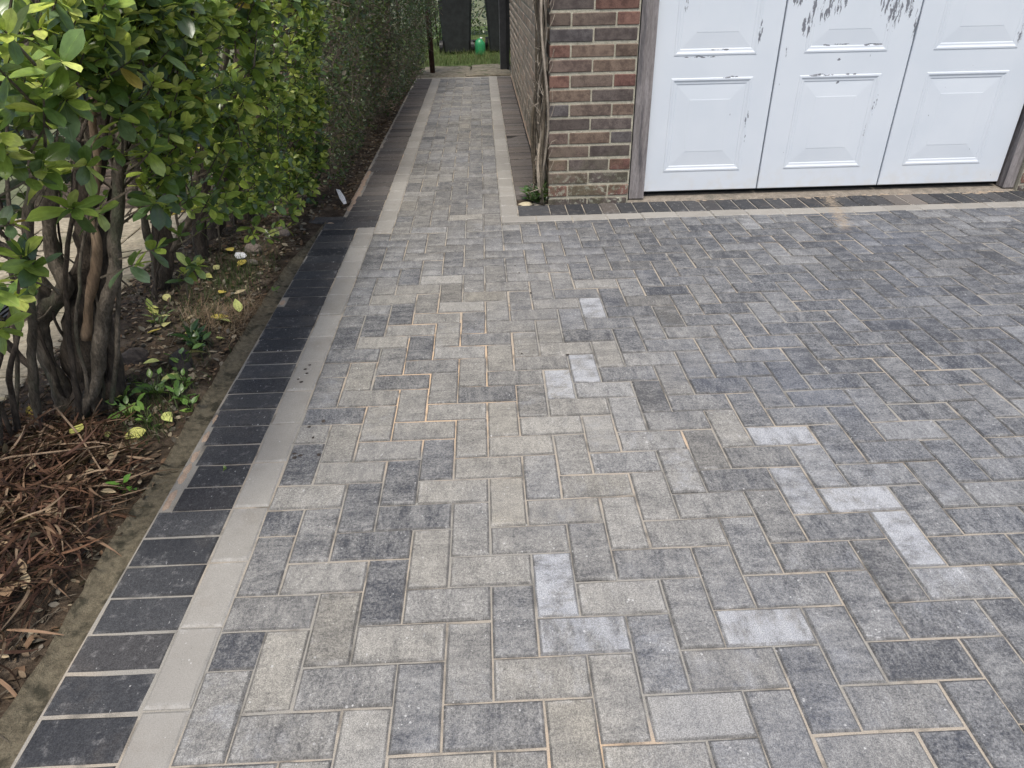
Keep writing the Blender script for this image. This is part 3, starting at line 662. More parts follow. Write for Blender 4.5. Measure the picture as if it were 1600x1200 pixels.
# threshold and door frame
mb = MB(); nx_ = 80
V, F = [], []
for i in range(nx_+1):
    xx = 1.48+(4.0-1.48)*i/nx_
    for (yy, z) in ((3.243, -.006), (3.256+.006*nz(xx*9, 1), .004+.003*nz(xx*12, 3)), (3.29, .010+.004*nz(xx*7, 2)), (3.36, .012)): V.append((xx, yy if yy != 3.243 else 3.243, z))
    if i:
        for j in range(3): o = (i-1)*4+j; F.append((o, o+4, o+5, o+1))
link('threshold', mesh('threshold', V, F, M['cement'], True), gar)
DY = 3.300
fr = empty('door_frame', (1.6, 3.27, 0)); fr.parent = gar; fr.location = Vector((1.6, 3.27, 0))-gar.location
def fbox(name, mat, *a, b=.003):
    mb = MB(); mb.box(*a, b); me = mesh(name, mb.V, mb.F, mat); return link(name, me, fr)
fbox('jamb', M['wood'], 1.572, 1.66, 3.262, 3.292, .012, 2.1); fbox('jamb', M['wood'], 3.862, 3.928, 3.262, 3.33, .012, 2.1)
fbox('seal', M['dark_gap'], 1.559, 1.571, 3.262, 3.33, 0, 2.1, b=0); fbox('seal', M['dark_gap'], 3.929, 3.936, 3.27, 3.33, 0, 2.1, b=0)  # dark strips stand for the shaded gap beside each jamb
fbox('head', M['wood'], 1.572, 3.928, 3.294, 3.34, 2.101, 2.119)
box_obj('inner_shade', M['dark_gap'], gar, 1.572, 3.93, 3.37, 3.38, -.02, 2.1)
# door
secs = [(1.592, 2.351, 1.772, 2.232), (2.359, 3.092, 2.494, 2.960), (3.100, 3.845, 3.219, 3.694)]
rowsz = [(.156, .672), (.784, 1.30), (1.412, 1.93)]
for (xa, xb, pa, pb) in secs:
    S = MB(); Z_ = [.042]+[z for r_ in rowsz for z in r_]+[2.09]
    def q4(a, b, c, d, y=DY): S.add([(a, y, c), (b, y, c), (b, y, d), (a, y, d)], [(0, 1, 2, 3)])
    e = .004
    q4(xa+e, pa, .042+e, 2.09); q4(pb, xb-e, .042+e, 2.09)
    for i in range(0, 7, 2): q4(pa, pb, Z_[i]+(e if i == 0 else 0), Z_[i+1])
    # rolled edges
    S.add([(xa+e, DY, .042+e), (xa+e, DY, 2.09), (xa, DY+e, 2.09), (xa, DY+e, .042), (xa, DY+.03, 2.09), (xa, DY+.03, .042)], [(0, 1, 2, 3), (3, 2, 4, 5)])
    S.add([(xb-e, DY, .042+e), (xb-e, DY, 2.09), (xb, DY+e, 2.09), (xb, DY+e, .042), (xb, DY+.03, 2.09), (xb, DY+.03, .042)], [(3, 2, 1, 0), (5, 4, 2, 3)])
    S.add([(xa+e, DY, .042+e), (xb-e, DY, .042+e), (xb, DY+e, .042), (xa, DY+e, .042), (xb, DY+.03, .042), (xa, DY+.03, .042)], [(3, 2, 1, 0), (5, 4, 2, 3)])
    so_ = S.obj('door_section', M['door'], gar)
    for (za, zb) in rowsz:
        V, F = [], []
        prof = [(0, 0), (.004, -.0025), (.012, -.003), (.022, .0015), (.031, .002), (.036, .0045), (.113, .001), (.117, .0002)]
        for d, dy in prof: V += [(pa+d, DY+dy, za+d), (pb-d, DY+dy, za+d), (pb-d, DY+dy, zb-d), (pa+d, DY+dy, zb-d)]
        for i in range(len(prof)-1):
            for j in range(4): F.append((i*4+j, i*4+(j+1) % 4, (i+1)*4+(j+1) % 4, (i+1)*4+j))
        o = 4*(len(prof)-1); F.append((o, o+1, o+2, o+3))
        link('raised_panel', mesh('raised_panel', V, F, M['door']), so_)

# climber stems and pipe on the corner
pipe = MB(); pipe.tube([(1.062, 3.44, -.02), (1.062, 3.44, 2.2)], .013, 8); tag(pipe.obj('black_cable', M['black'], smooth=True), 'black cable pipe running up the brick corner behind dead climber stems', 'pipe')
vn = empty('dead_climber', (1.06, 3.3, 0)); tag(vn, 'tangle of dead grey climber stems clinging to the brick corner', 'climber')
for i in range(15):
    y_ = random.uniform(3.25, 3.46); x_ = 1.066-random.uniform(0, .045); a = random.uniform(0, 6); fq = random.uniform(2, 5); am = random.uniform(.01, .045)
    P_ = [(x_+am*.6*math.sin(a+z_*fq*2.1)-.008, y_+am*2.0*math.sin(a*1.7+z_*fq)*(1 if i > 3 else .5), z_) for z_ in np.arange(-.02, 2.2, .05)]
    r0 = random.choice([.010, .0075, .006, .005, .004]); mb = MB(); mb.tube(P_, [r0*(1-.25*j/len(P_)) for j in range(len(P_))], 7, .5, i); mb.obj('stem', M['vine' if i % 3 else 'twig'], vn, True)
mb = MB()
for i in range(170):
    z_ = random.uniform(.0, 2.1); p = Vector((1.06-random.uniform(0, .035), random.uniform(3.235, 3.52), z_)); d = Vector((random.gauss(-.3, .5), random.gauss(0, 1), random.gauss(.3, 1.2))).normalized()*random.uniform(.03, .13)
    q = p+d*.5+Vector((random.gauss(-.005, .01), random.gauss(0, .02), 0)); p2 = p+d
    for v in (q, p2): v.x = min(v.x, 1.075)
    mb.tube([p, q, p2], [.0025, .002, .001], 4, cap=False)
for i in range(16):   # rootlets over the pier face
    z_ = random.uniform(.1, 1.6); p = Vector((1.08, 3.225, z_)); mb.tube([p, p+Vector((.02, -.004, .04)), p+Vector((random.uniform(.02, .05), .003, random.uniform(.05, .12)))], [.002, .0017, .001], 4, cap=False)
tag(mb.obj('twigs', M['vine'], vn), kind='stuff')

# ================================================================== FAR END : posts, bins, can, fence
po = MB(); po.box(.962, 1.04, 9.11, 9.19, -.05, 1.9, .004); ob = po.obj('gate_post', M['steel']); tag(ob, 'square dark grey steel gate post against the end of the brick wall', 'post', None)
e_ = MB(); e_.box(.958, .9615, 9.112, 9.188, -.02, 1.9); po2 = e_.obj('edge_strip', M['steel_pale'], ob)  # thin paler sheet over the left face of the post
e_ = MB(); e_.box(1.042, 1.08, 9.10, 9.16, -.02, 1.9, .003); e_.obj('hinge_rail', M['dark_gap'], ob)
po = MB(); po.tube([(.075, 9.03, -.05), (.06, 9.03, 1.0), (.055, 9.03, 1.9)], [.035, .034, .034], 9, .15); tag(po.obj('fence_post', M['rust'], smooth=True), 'rusty brown post half buried in the dark ivy at the path end', 'post')

def bin_(cx, cy, rz, label, sticker):
    t = empty('wheelie_bin', (cx, cy, 0)); tag(t, label, 'wheelie bin', 'dark wheelie bins on the lawn')
    t.rotation_euler = (0, 0, rz)
    def part(nm, V, F, mat, sm=False, parent=None):
        o = bpy.data.objects.new(nm, mesh(nm, V, F, mat, sm)); COL.objects.link(o); o.parent = parent or t; return o
    V = []; prof = [(0.02, .19, .215), (.04, .205, .23), (.5, .235, .27), (.93, .27, .315), (.94, .29, .335), (.985, .29, .335), (.985, .265, .31)]
    for z, a, b in prof:
        c = .03
        V += [(-a+c, -b, z), (a-c, -b, z), (a, -b+c, z), (a, b-c, z), (a-c, b, z), (-a+c, b, z), (-a, b-c, z), (-a, -b+c, z)]
    F = [tuple(range(8))[::-1]]
    for i in range(len(prof)-1):
        for j in range(8): F.append((i*8+j, i*8+(j+1) % 8, (i+1)*8+(j+1) % 8, (i+1)*8+j))
    part('body', V, F, M['bin'])
    mb = MB(); mb.box(-.29, .29, -.335, .34, .99, 1.03, .012); mb.box(-.2, .2, -.26, .26, 1.03, 1.055, .01); part('lid', mb.V, mb.F, M['bin'])
    mb = MB(); mb.tube([(-.2, .37, 1.0), (.2, .37, 1.0)], .014, 8); mb.box(-.2, -.17, .3, .38, .97, 1.0); mb.box(.17, .2, .3, .38, .97, 1.0); part('handle', mb.V, mb.F, M['bin'])
    for sx in (-1, 1):
        mb = MB(); mb.tube([(sx*.215, .20, .10), (sx*.265, .20, .10)], .10, 18); w_ = part('wheel', mb.V, mb.F, M['black'], False)
        mb = MB(); mb.tube([(sx*.267, .20, .10), (sx*.272, .20, .10)], .05, 12); part('hub', mb.V, mb.F, M['bin'], False, w_)
    if sticker:
        x_ = -.02
        mb = MB(); mb.box(-.045, .04, -.318, -.306, .60, .70); st = part('sticker', mb.V, mb.F, M['paper'])
        st.rotation_euler = (0, 0, 0)
        mb = MB(); mb.box(-.045, .04, -.318, -.306, .715, .86); s2 = part('sticker', mb.V, mb.F, M['paper'])
        mb = MB()
        for z in (.73, .755, .79, .82, .845): mb.box(-.035, .03-.02*random.random(), -.3205, -.3185, z, z+.012)
        part('print', mb.V, mb.F, M['label_ink'], False, s2)
    return t
bin_(.345, 11.25, math.pi, 'dark grey wheelie bin left of the green can with its wheel showing', False)
bin_(1.05, 11.25, 0, 'dark grey wheelie bin behind the steel post with a white sticker', True)
can = empty('watering_can', (.70, 10.85, 0)); tag(can, 'small green plastic can with black spout standing between the two bins', 'can')
mb = MB(); mb.tube([(.70, 10.85, 0), (.70, 10.85, .015), (.70, 10.85, .15), (.70, 10.85, .19), (.715, 10.85, .215), (.72, 10.85, .225)], [.072, .078, .078, .07, .035, .02], 16); mb.obj('body', M['can'], can, True)
mb = MB(); mb.tube([(.68, 10.85, .19), (.64, 10.84, .205), (.60, 10.83, .195)], [.02, .016, .02], 8); mb.obj('spout', M['black'], can, True)
mb = MB(); mb.tube([(.72, 10.85, .222), (.72, 10.85, .245)], .018, 10); mb.obj('cap', M['paper'], can, True)

wf = empty('wire_fence', (0, 13.6, 0)); tag(wf, 'thin wire mesh fence crossing the lawn behind the bins', 'fence')
mb = MB()
for z in np.arange(.1, 1.3, .1): mb.tube([(-1.5, 13.6, z), (3, 13.6, z)], .003, 4, cap=False)
for x in np.arange(-1.5, 3, .1): mb.tube([(x, 13.604, 0), (x, 13.604, 1.25)], .003, 4, cap=False)
tag(mb.obj('wire_mesh', M['mesh_wire'], wf), kind='stuff')
for x in (-1.0, 2.2): mb = MB(); mb.tube([(x, 13.63, -.1), (x, 13.63, 1.35)], .03, 8); mb.obj('post', M['rust'], wf)

# ================================================================== VEGETATION
def leaf_shape(kind, seed):
    r = random.Random(seed); V, U, F = [], [], []; n = 5
    if kind == 'obovate': prof = [.05, .30, .40, .46, .36, 0]; W = .52
    elif kind == 'oval': prof = [.08, .42, .52, .45, .25, 0]; W = .5
    else: prof = [.06, .5, .6, .5, .28, 0]; W = .3
    cur = r.uniform(-.5, .25); fold = r.uniform(.05, .3); tw = r.uniform(-.3, .3)
    for i in range(n+1):
        t = i/n; wdt = prof[i]*W*1.05; zc = cur*t*t*.5; yy = t*(1-abs(cur)*.12*t); q = tw*t
        if i < n:
            for sx in (-1, 0, 1):
                xx = sx*wdt; zz = zc+abs(sx)*fold*wdt+sx*wdt*q; V.append((xx, yy, zz)); U.append((.5+sx*.5, t))
        else: V.append((0, yy, zc)); U.append((.5, 1))
    for i in range(n-1):
        for j in (0, 1): a = i*3+j; F.append((a, a+1, a+4, a+3))
    a = (n-1)*3; F += [(a, a+1, a+3), (a+1, a+2, a+3)]
    return V, F, U
OBO = [leaf_shape('obovate', s) for s in range(7)]; OVA = [leaf_shape('oval', s) for s in range(5)]; NAR = [leaf_shape('narrow', s) for s in range(5)]
_lm = {}
def leafmesh(kind, i):
    if (kind, i) not in _lm:
        V, F, U = {'o': OBO, 'v': OVA, 'n': NAR}[kind[0]][i]; _lm[kind, i] = mesh('leaf', V, F, M['leaf' if kind[1] == 'g' else 'litter', 'obj'], True, U)
    return _lm[kind, i]
def frame_from(d, roll=None):
    d = d.normalized(); a = d.cross(Vector((0, 0, 1)))
    if a.length < .05: a = Vector((1, 0, 0))
    a.normalize(); b = a.cross(d)          # x=a, y=d, z=b(up)
    m_ = Matrix(((a.x, d.x, b.x), (a.y, d.y, b.y), (a.z, d.z, b.z))).to_4x4()
    if roll: m_ = m_ @ Matrix.Rotation(roll, 4, 'Y')
    return m_
GREENS = [(.11, .185, .045), (.15, .235, .05), (.20, .29, .055), (.07, .125, .045), (.25, .34, .07), (.14, .21, .10)]
YOUNG = [(.48, .56, .11), (.38, .49, .09), (.54, .60, .16)]
YELL = [(.52, .46, .10), (.48, .36, .08), (.42, .44, .12)]
def sprig(P, axis, n, L, young):
    """a whorl of obovate leaves round a twig tip; returns (kind idx, matrix, color)"""
    out = []; A = frame_from(axis)
    for i in range(n):
        t = i/max(1, n-1); az = i*2.4+random.uniform(-.4, .4); el = R(8+58*t+random.uniform(-14, 14)); l = L*(1-.42*t)*random.uniform(.8, 1.15)
        d = A.to_3x3() @ Vector((math.cos(az)*math.cos(el), math.sin(el), math.sin(az)*math.cos(el)))
        d.z -= .12*(1-t)
        base = P-axis.normalized()*(.035*(1-t))
        c = random.choice(YOUNG) if t > 1-young*.5 and random.random() < .8 else random.choice(GREENS)
        if t <= 1-young*.5 and random.random() < .16: c = random.choice(YOUNG)
        if random.random() < .006: c = random.choice(YELL)
        q = random.uniform(.8, 1.2)
        m_ = Matrix.Translation(base) @ frame_from(d, random.gauss(0, .5)) @ Matrix.Scale(l, 4)
        out.append((random.randrange(7), m_, (c[0]*q, c[1]*q, c[2]*q, random.random())))
    return out

def front_x(y, z): return -.30+.30*z+.05*nz(y*2.2, z*2.5)+.03*nz(y*7, z*7)
SH = {
 'A': dict(base=(-.63, 1.10), y=(.45, 1.62), label='nearest hedge shrub with gnarled multiple trunks and large glossy leaves', stems=[
   ([(-.611, 1.13, -.01), (-.603, 1.13, .105), (-.552, 1.14, .334), (-.511, 1.15, .439), (-.459, 1.16, .538), (-.408, 1.17, .725), (-.338, 1.2, .894), (-.300, 1.22, 1.079), (-.24, 1.24, 1.3), (-.2, 1.25, 1.6)], .042, 'bark_dark'),
   ([(-.500, 1.07, .30), (-.46, 1.07, .42), (-.388, 1.08, .580), (-.382, 1.08, .680), (-.345, 1.08, .737), (-.295, 1.08, .903), (-.247, 1.08, 1.024), (-.2, 1.08, 1.4)], .0125, 'bark_pale'),
   ([(-.646, 1.02, -.03), (-.59, 1.03, .06), (-.512, 1.04, .167), (-.422, 1.05, .368), (-.334, 1.05, .565), (-.262, 1.05, .743), (-.207, 1.05, .906), (-.168, 1.05, 1.084), (-.112, 1.05, 1.192), (0, 1.05, 1.6)], .019, 'bark'),
   ([(-.676, 1.09, .0), (-.664, 1.10, .12), (-.661, 1.10, .220), (-.640, 1.10, .352), (-.537, 1.1, .447), (-.529, 1.1, .539), (-.515, 1.1, .646), (-.475, 1.1, .735), (-.427, 1.1, .950), (-.366, 1.1, 1.083), (-.338, 1.1, 1.194), (-.28, 1.1, 1.5)], .024, 'bark'),
   ([(-.610, 1.12, .36), (-.641, 1.15, .490), (-.682, 1.15, .544), (-.728, 1.15, .598), (-.746, 1.15, .729), (-.76, 1.15, 1.2)], .018, 'bark'),
   ([(-.55, 1.17, -.01), (-.52, 1.19, .2), (-.47, 1.2, .45), (-.36, 1.22, .7), (-.28, 1.25, 1.0), (-.15, 1.3, 1.4)], .022, 'bark_dark'),
   ([(-.60, 1.2, -.01), (-.60, 1.22, .2), (-.50, 1.24, .45), (-.47, 1.25, .7), (-.40, 1.28, 1.0), (-.33, 1.3, 1.4)], .028, 'bark_dark')]),
 'L': dict(base=(-.70, .9), y=(.3, 1.1), label='thin stemmed hedge shrub at the left edge beside the heap of dead leaves', stems=[
   ([(-.695, .95, -.01), (-.65, .95, .14), (-.609, .95, .287), (-.516, .95, .549), (-.465, .95, .695), (-.398, .95, .855), (-.365, .95, 1.003), (-.296, .95, 1.149), (-.2, .95, 1.5)], .0125, 'bark'),
   ([(-.80, 1.0, .40), (-.762, 1.0, .385), (-.707, 1.0, .342), (-.674, 1.0, .283), (-.638, .98, .26)], .014, 'bark_dark'),
   ([(-.72, .8, -.03), (-.710, .8, .03), (-.663, .8, .206), (-.594, .8, .498), (-.50, .8, .8), (-.42, .8, 1.2)], .013, 'bark'),
   ([(-.44, 1.0, 1.3), (-.402, 1.0, 1.187), (-.376, 1.0, 1.087), (-.356, 1.0, 1.020), (-.369, 1.0, .920)], .009, 'bark'),
   ([(-.52, 1.0, .94), (-.493, 1.0, .961), (-.40, 1.0, 1.0), (-.330, 1.0, 1.037)], .013, 'bark'),
   ([(-.369, 1.0, .860), (-.369, 1.0, .920), (-.320, 1.0, .994), (-.285, 1.0, 1.050), (-.200, 1.0, 1.101)], .011, 'bark')]),
 'B': dict(base=(-.76, 2.12), y=(1.62, 2.42), label='hedge shrub on two dark upright stems behind the gnarled trunks', stems=[
   ([(-.785, 2.12, -.03), (-.74, 2.12, .06), (-.694, 2.12, .166), (-.663, 2.12, .330), (-.615, 2.12, .447), (-.535, 2.12, .751), (-.507, 2.12, .959), (-.412, 2.12, 1.150), (-.35, 2.12, 1.6)], .026, 'bark_dark'),
   ([(-.766, 2.12, -.02), (-.752, 2.12, .227), (-.741, 2.12, .450), (-.691, 2.12, .706), (-.631, 2.12, 1.027), (-.6, 2.12, 1.5)], .014, 'bark'),
   ([(-.694, 2.12, .166), (-.60, 2.12, .27), (-.538, 2.12, .362), (-.458, 2.12, .574), (-.347, 2.12, .818), (-.217, 2.12, 1.062), (-.1, 2.12, 1.5)], .015, 'bark')]),
 'C': dict(base=(-.72, 2.65), y=(2.42, 2.9), label='hedge shrub with dark stems in the middle of the glossy leaved hedge', stems=[
   ([(-.72, 2.5, -.03), (-.704, 2.5, .03), (-.678, 2.5, .183), (-.595, 2.5, .397), (-.560, 2.5, .682), (-.429, 2.5, .990), (-.3, 2.5, 1.5)], .030, 'bark_dark'),
   ([(-.76, 2.8, -.03), (-.72, 2.8, .08), (-.653, 2.8, .185), (-.609, 2.8, .445), (-.451, 2.8, .799), (-.363, 2.8, 1.067), (-.2, 2.8, 1.5)], .032, 'bark_dark')]),
 'D': dict(base=(-.68, 3.1), y=(2.9, 3.45), label='last glossy leaved shrub before the twiggy hedge, leaning over the border', stems=[
   ([(-.68, 3.1, -.03), (-.63, 3.1, .1), (-.576, 3.1, .236), (-.502, 3.1, .506), (-.356, 3.1, .817), (-.284, 3.1, 1.104), (-.15, 3.1, 1.6)], .030, 'bark_dark'),
   ([(-.735, 3.1, -.05), (-.672, 3.1, .167), (-.637, 3.1, .510), (-.457, 3.1, .879), (-.4, 3.1, 1.4)], .024, 'bark_dark'),
   ([(-.45, 3.3, -.03), (-.40, 3.3, .2), (-.33, 3.3, .45), (-.25, 3.3, .8), (-.1, 3.3, 1.2)], .014, 'bark_dark')])}
NSP = {'A': 340, 'L': 230, 'B': 310, 'C': 240, 'D': 270}
for key, s in SH.items():
    t = empty('hedge_shrub', (*s['base'], 0)); tag(t, s['label'], 'shrub', 'glossy leaved shrubs of the hedge')
    sp = []
    for i, (P_, r0, mt) in enumerate(s['stems']):
        Q = smooth_path(P_, 7, .012, i*3+ord(key)); n = len(Q); mb = MB()
        mb.tube(Q, [r0*1.0*(1.12-.55*j/n)*(1.35 if j < 4 and Q[0].z < .02 else 1) for j in range(n)], 14 if r0 > .02 else 10, .65, i*5, True)
        nm = 'trunk' if r0 > .017 else 'stem'
        mb.obj(nm, M[mt], t, True); sp += Q
    for i in range({'A': 5, 'L': 4, 'B': 5, 'C': 4, 'D': 4}[key]):     # thin suckers between the trunks
        bx, by = s['base'][0]+random.gauss(0, .09), s['base'][1]+random.gauss(0, .09); ln = random.uniform(.22, .38); h_ = random.uniform(.7, 1.25); P_ = [(bx, by, -.03)]
        for q in (.25, .5, .75, 1.): P_.append((bx+ln*q*h_*1.0+random.gauss(0, .03), by+random.gauss(0, .04), h_*q))
        Q = smooth_path(P_, 5, .015, i+ord(key)*2); r0 = random.uniform(.0045, .0095); mb = MB()
        mb.tube(Q, [r0*(1.1-.6*j/len(Q)) for j in range(len(Q))], 7, .4, i); mb.obj('sucker', M['bark' if random.random() < .5 else 'bark_dark'], t, True); sp += Q
    y0, y1 = s['y']; leaves = []; tw = MB(); cnt = 0; tries = 0
    while cnt < NSP[key] and tries < 60000:
        tries += 1
        y = random.uniform(y0-.08, y1+.08); z = random.uniform(.12, 1.27); f = front_x(y, z)
        x = f-abs(random.gauss(0, .085)) if random.random() < .9 else random.uniform(-1.05, f)
        p = proj((x, y, z))
        if p is None or p[1] < -420: continue
        # the bare lower part with the trunks: fewer sprigs
        if key in 'AL':
            if p[1] > 330 and random.random() > (.5 if (p[0] < 45 and p[1] < 500) else .05): continue
            if 60 < p[0] < 230 and p[1] > 165 and random.random() > .13: continue
            if p[1] > 590: continue
            if p[0] > 420: continue
        else:
            lim = {'B': 330, 'C': 300, 'D': 305}[key]
            if p[1] > lim and random.random() > (.10 if p[1] < lim+60 else .02): continue
            if p[1] > 165 and p[0] < 250 and random.random() > .3: continue
            if p[1] > 120 and 250 < p[0] < 285 and random.random() > .25: continue
        if p[0] > 505+25*nz(p[1]*.02, 3): continue
        if nz(y*3.2+7, z*3.6, x*2) > .12 and random.random() < .8: continue
        P = Vector((x, y, z)); cand = [q for q in sp if q.z < z+.02] or sp
        q = random.choice(sorted(cand, key=lambda v: (v-P).length+abs(v.z-(z-.18))*.8)[:9])
        axis = ((P-q).normalized()*.3+Vector((.7, -.55, .6))*.95+Vector((random.gauss(0, .35), random.gauss(0, .5), random.gauss(0, .3)))).normalized()
        L = random.uniform(.045, .075)*(1 if key in 'AL' else .92)
        leaves += sprig(P, axis, random.randrange(6, 11), L, random.choice([0, .5, .9, .9]))
        if (q-P).length < (.30 if z > .75 else .2) and P.z-q.z > .35*(P-q).length:
            md = q.lerp(P-axis*.05, .6)+Vector((random.gauss(0, .02), random.gauss(0, .02), random.gauss(0, .02)))
            tw.tube([q, md, P-axis*.06, P], [.004, .0028, .002, .0013], 4, cap=False)
        else: tw.tube([P-axis*.12, P-axis*.05, P], [.003, .0022, .0015], 4, cap=False)
        cnt += 1
    for i in range(46):   # dead inner twiglets
        q = random.choice(sp)
        if q.z < .42: continue
        d = Vector((random.gauss(.2, 1), random.gauss(0, 1), random.gauss(.3, .7))).normalized(); l = random.uniform(.05, .18)
        tw.tube([q, q+d*l*.5+Vector((0, 0, random.gauss(0, .015))), q+d*l], [.003, .0022, .001], 4, cap=False)
    tag(tw.obj('twigs', M['twig'], t), kind='stuff')
    sc = []
    for lf in leaves:
        p = proj(lf[1].translation); l = lf[1].col[1].to_3d().length
        sc.append((-(l/p[2])*(1 if (-20 < p[0] < 1620 and -30 < p[1] < 1220) else 0)*(1.3+lf[1].translation.x) if p else 0, len(sc)))
    sc.sort(); ind = [i for v, i in sc[:290] if v < 0]; ins = set(ind)
    for i in ind:
        b, m_, c = leaves[i]; o = link('leaf', leafmesh('og', b), None, None, None, (c[0], c[1], c[2], 1)); o.parent = t
        mm = m_.copy(); mm.translation = m_.translation-t.location; o.matrix_local = mm
    tag(link('leaves', joined('leaves', OBO, [l for i, l in enumerate(leaves) if i not in ins], M['leaf', 'attr'], True), t), kind='stuff')

# twiggy hedge and ivy beyond
def massed(name, label, cat, y0, y1, fx, nleaf, ntw, lsize, cols, bases, top, leafmat, xback=-1.2, twl=(.1, .4), loc=None, rt_=.003, zlo=.0, stems=None):
    t = empty(name, loc or ((fx(y0, .5)-.4), (y0+y1)/2, 0)); tag(t, label, cat)
    tw = MB()
    for i in range(ntw):
        y = random.uniform(y0, y1); z = random.uniform(zlo, top) if random.random() < .8 else random.uniform(zlo, .7); x = fx(y, z)-abs(random.gauss(0, .16))+.02
        d = Vector((random.gauss(.25, .6), random.gauss(0, .8), random.gauss(.35, .6))).normalized(); l = random.uniform(*twl); p = Vector((x, y, z))
        a = p-d*l*.5; b = p+d*l*.5; md = p+Vector((random.gauss(0, .03), random.gauss(0, .03), random.gauss(0, .03))); r_ = random.uniform(.4, 1.)*rt_
        tw.tube([a, md, b], [r_, r_*.8, r_*.35], 3, cap=False)
    tag(tw.obj('twigs', M['twig'], t), kind='stuff')
    its = []
    for i in range(nleaf):
        y = random.uniform(y0, y1); z = zlo+(top-zlo)*random.random(); x = fx(y, z)-abs(random.gauss(0, .11))
        if nz(y*4, z*4, x*2) > .22 and random.random() < .8: continue
        d = Vector((random.gauss(.5, .7), random.gauss(-.2, .7), random.gauss(.1, .6))).normalized(); q = random.uniform(.7, 1.3); c = random.choice(cols)
        its.append((random.randrange(len(bases)), Matrix.Translation((x, y, z)) @ frame_from(d, random.gauss(0, .8)) @ Matrix.Scale(random.uniform(*lsize), 4), (c[0]*q, c[1]*q, c[2]*q, random.random())))
    tag(link('leaves', joined('leaves', bases, its, M['leaf', 'attr'], True), t), kind='stuff')
    if stems:
        for (x, y, h, r_) in stems:
            mb = MB(); P_ = [(x+.05*nz(z_*3, y*3)+z_*.12, y+.05*nz(z_*3, y*5+9), z_) for z_ in np.arange(-.03, h, .08)]
            mb.tube(P_, [r_*(1.1-.6*j/len(P_)) for j in range(len(P_))], 8, .3, x); mb.obj('stem', M['bark_dark'], t, True)
    return t
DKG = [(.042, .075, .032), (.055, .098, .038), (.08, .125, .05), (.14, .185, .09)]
fx1 = lambda y, z: -.26+.24*z+.05*nz(y*3, z*3)+.13*min(.3, nz(y*1.6+3, z*2.2+5))-.03*max(0, .3-z)
fx2 = lambda y, z: -.17+(.20+.04*max(0, y-6))*z+.05*nz(y*3, z*3)+.035*(y-6)+.12*max(0, y-8.7)
massed('twiggy_hedge', 'thin brown twiggy hedge with sparse small leaves beside the side path', 'hedge', 3.35, 6.2, fx1, 17000, 1700, (.016, .040), DKG+[(.15, .21, .06), (.12, .10, .06)], OVA, 1.9, None, stems=[(-.5, 3.65, 1.8, .018), (-.42, 3.95, 1.8, .014), (-.55, 4.3, 1.8, .02), (-.45, 4.8, 1.8, .018), (-.5, 5.4, 1.8, .02), (-.42, 5.9, 1.8, .018)])
massed('ivy_hedge', 'dark small leaved ivy hedge at the far end of the side path', 'hedge', 6.0, 9.15, fx2, 15000, 1500, (.018, .034), DKG[:3]+[(.05, .085, .045)], OVA, 1.9, None, stems=[(-.4, 6.4, 1.8, .02), (-.4, 7.1, 1.8, .02), (-.38, 7.9, 1.8, .02), (-.35, 8.6, 1.8, .02)])
# solid dark depth of the hedge: back rows of the same leaves
fxb = lambda y, z: -.75+.1*nz(y*2, z*2)
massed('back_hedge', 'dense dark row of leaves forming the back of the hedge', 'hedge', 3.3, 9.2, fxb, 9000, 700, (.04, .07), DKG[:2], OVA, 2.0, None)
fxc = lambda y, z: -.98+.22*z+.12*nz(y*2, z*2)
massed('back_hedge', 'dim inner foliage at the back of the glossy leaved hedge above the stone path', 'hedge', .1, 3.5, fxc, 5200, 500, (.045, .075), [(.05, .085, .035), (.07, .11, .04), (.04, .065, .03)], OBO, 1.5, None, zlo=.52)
bush = lambda y, z: .22-(z-.3)*.05+.06*nz(y*3, z*3)
t = empty('garden_bush', (-.2, 12.2, 0)); tag(t, 'light green leafy bush behind the left wheelie bin', 'bush')
its = []
for i in range(2600):
    x, y, z = random.gauss(.0, .28), random.gauss(12.3, .3), random.uniform(.12, 1.6); d = Vector((random.gauss(0, .7), random.gauss(-.5, .7), random.gauss(.2, .6))).normalized(); c = random.choice([(.10, .17, .06), (.14, .22, .08), (.08, .13, .05)])
    its.append((random.randrange(5), Matrix.Translation((x, y, z)) @ frame_from(d, random.gauss(0, .6)) @ Matrix.Scale(random.uniform(.03, .055), 4), (*c, random.random())))
tag(link('leaves', joined('leaves', OVA, its, M['leaf', 'attr'], True), t), kind='stuff')
for i in range(5):
    mb = MB(); a = random.uniform(-.2, .2); mb.tube([(a*.3, 12.3, -.02), (a, 12.3+a*.4, .6), (a*1.6, 12.3, 1.4)], [.014, .01, .005], 6); mb.obj('stem', M['bark_dark'], t, True)
t = empty('boundary_hedge', (.8, 14.4, 0)); tag(t, 'dark boundary hedge behind the wire fence at the end of the lawn', 'hedge'); its = []
for i in range(9000):
    x, z = random.uniform(-2.5, 4), random.uniform(0, 1.9); y = 14.1+abs(random.gauss(0, .2))+.1*nz(x*2, z*2); d = Vector((random.gauss(0, .7), random.gauss(-.5, .7), random.gauss(.2, .6))).normalized(); c = random.choice(DKG)
    its.append((random.randrange(5), Matrix.Translation((x, y, z)) @ frame_from(d, random.gauss(0, .6)) @ Matrix.Scale(random.uniform(.05, .09), 4), (*c, random.random())))
tag(link('leaves', joined('leaves', OVA, its, M['leaf', 'attr'], True), t), kind='stuff')
mb = MB()
for i in range(260): x, z = random.uniform(-2.5, 4), random.uniform(0, 1.8); mb.tube([(x, 14.3, z), (x+random.gauss(0, .15), 14.35, z+.25), (x+random.gauss(0, .3), 14.3, z+.5)], [.012, .008, .003], 4, cap=False)
tag(mb.obj('branches', M['bark_dark'], t), kind='stuff')

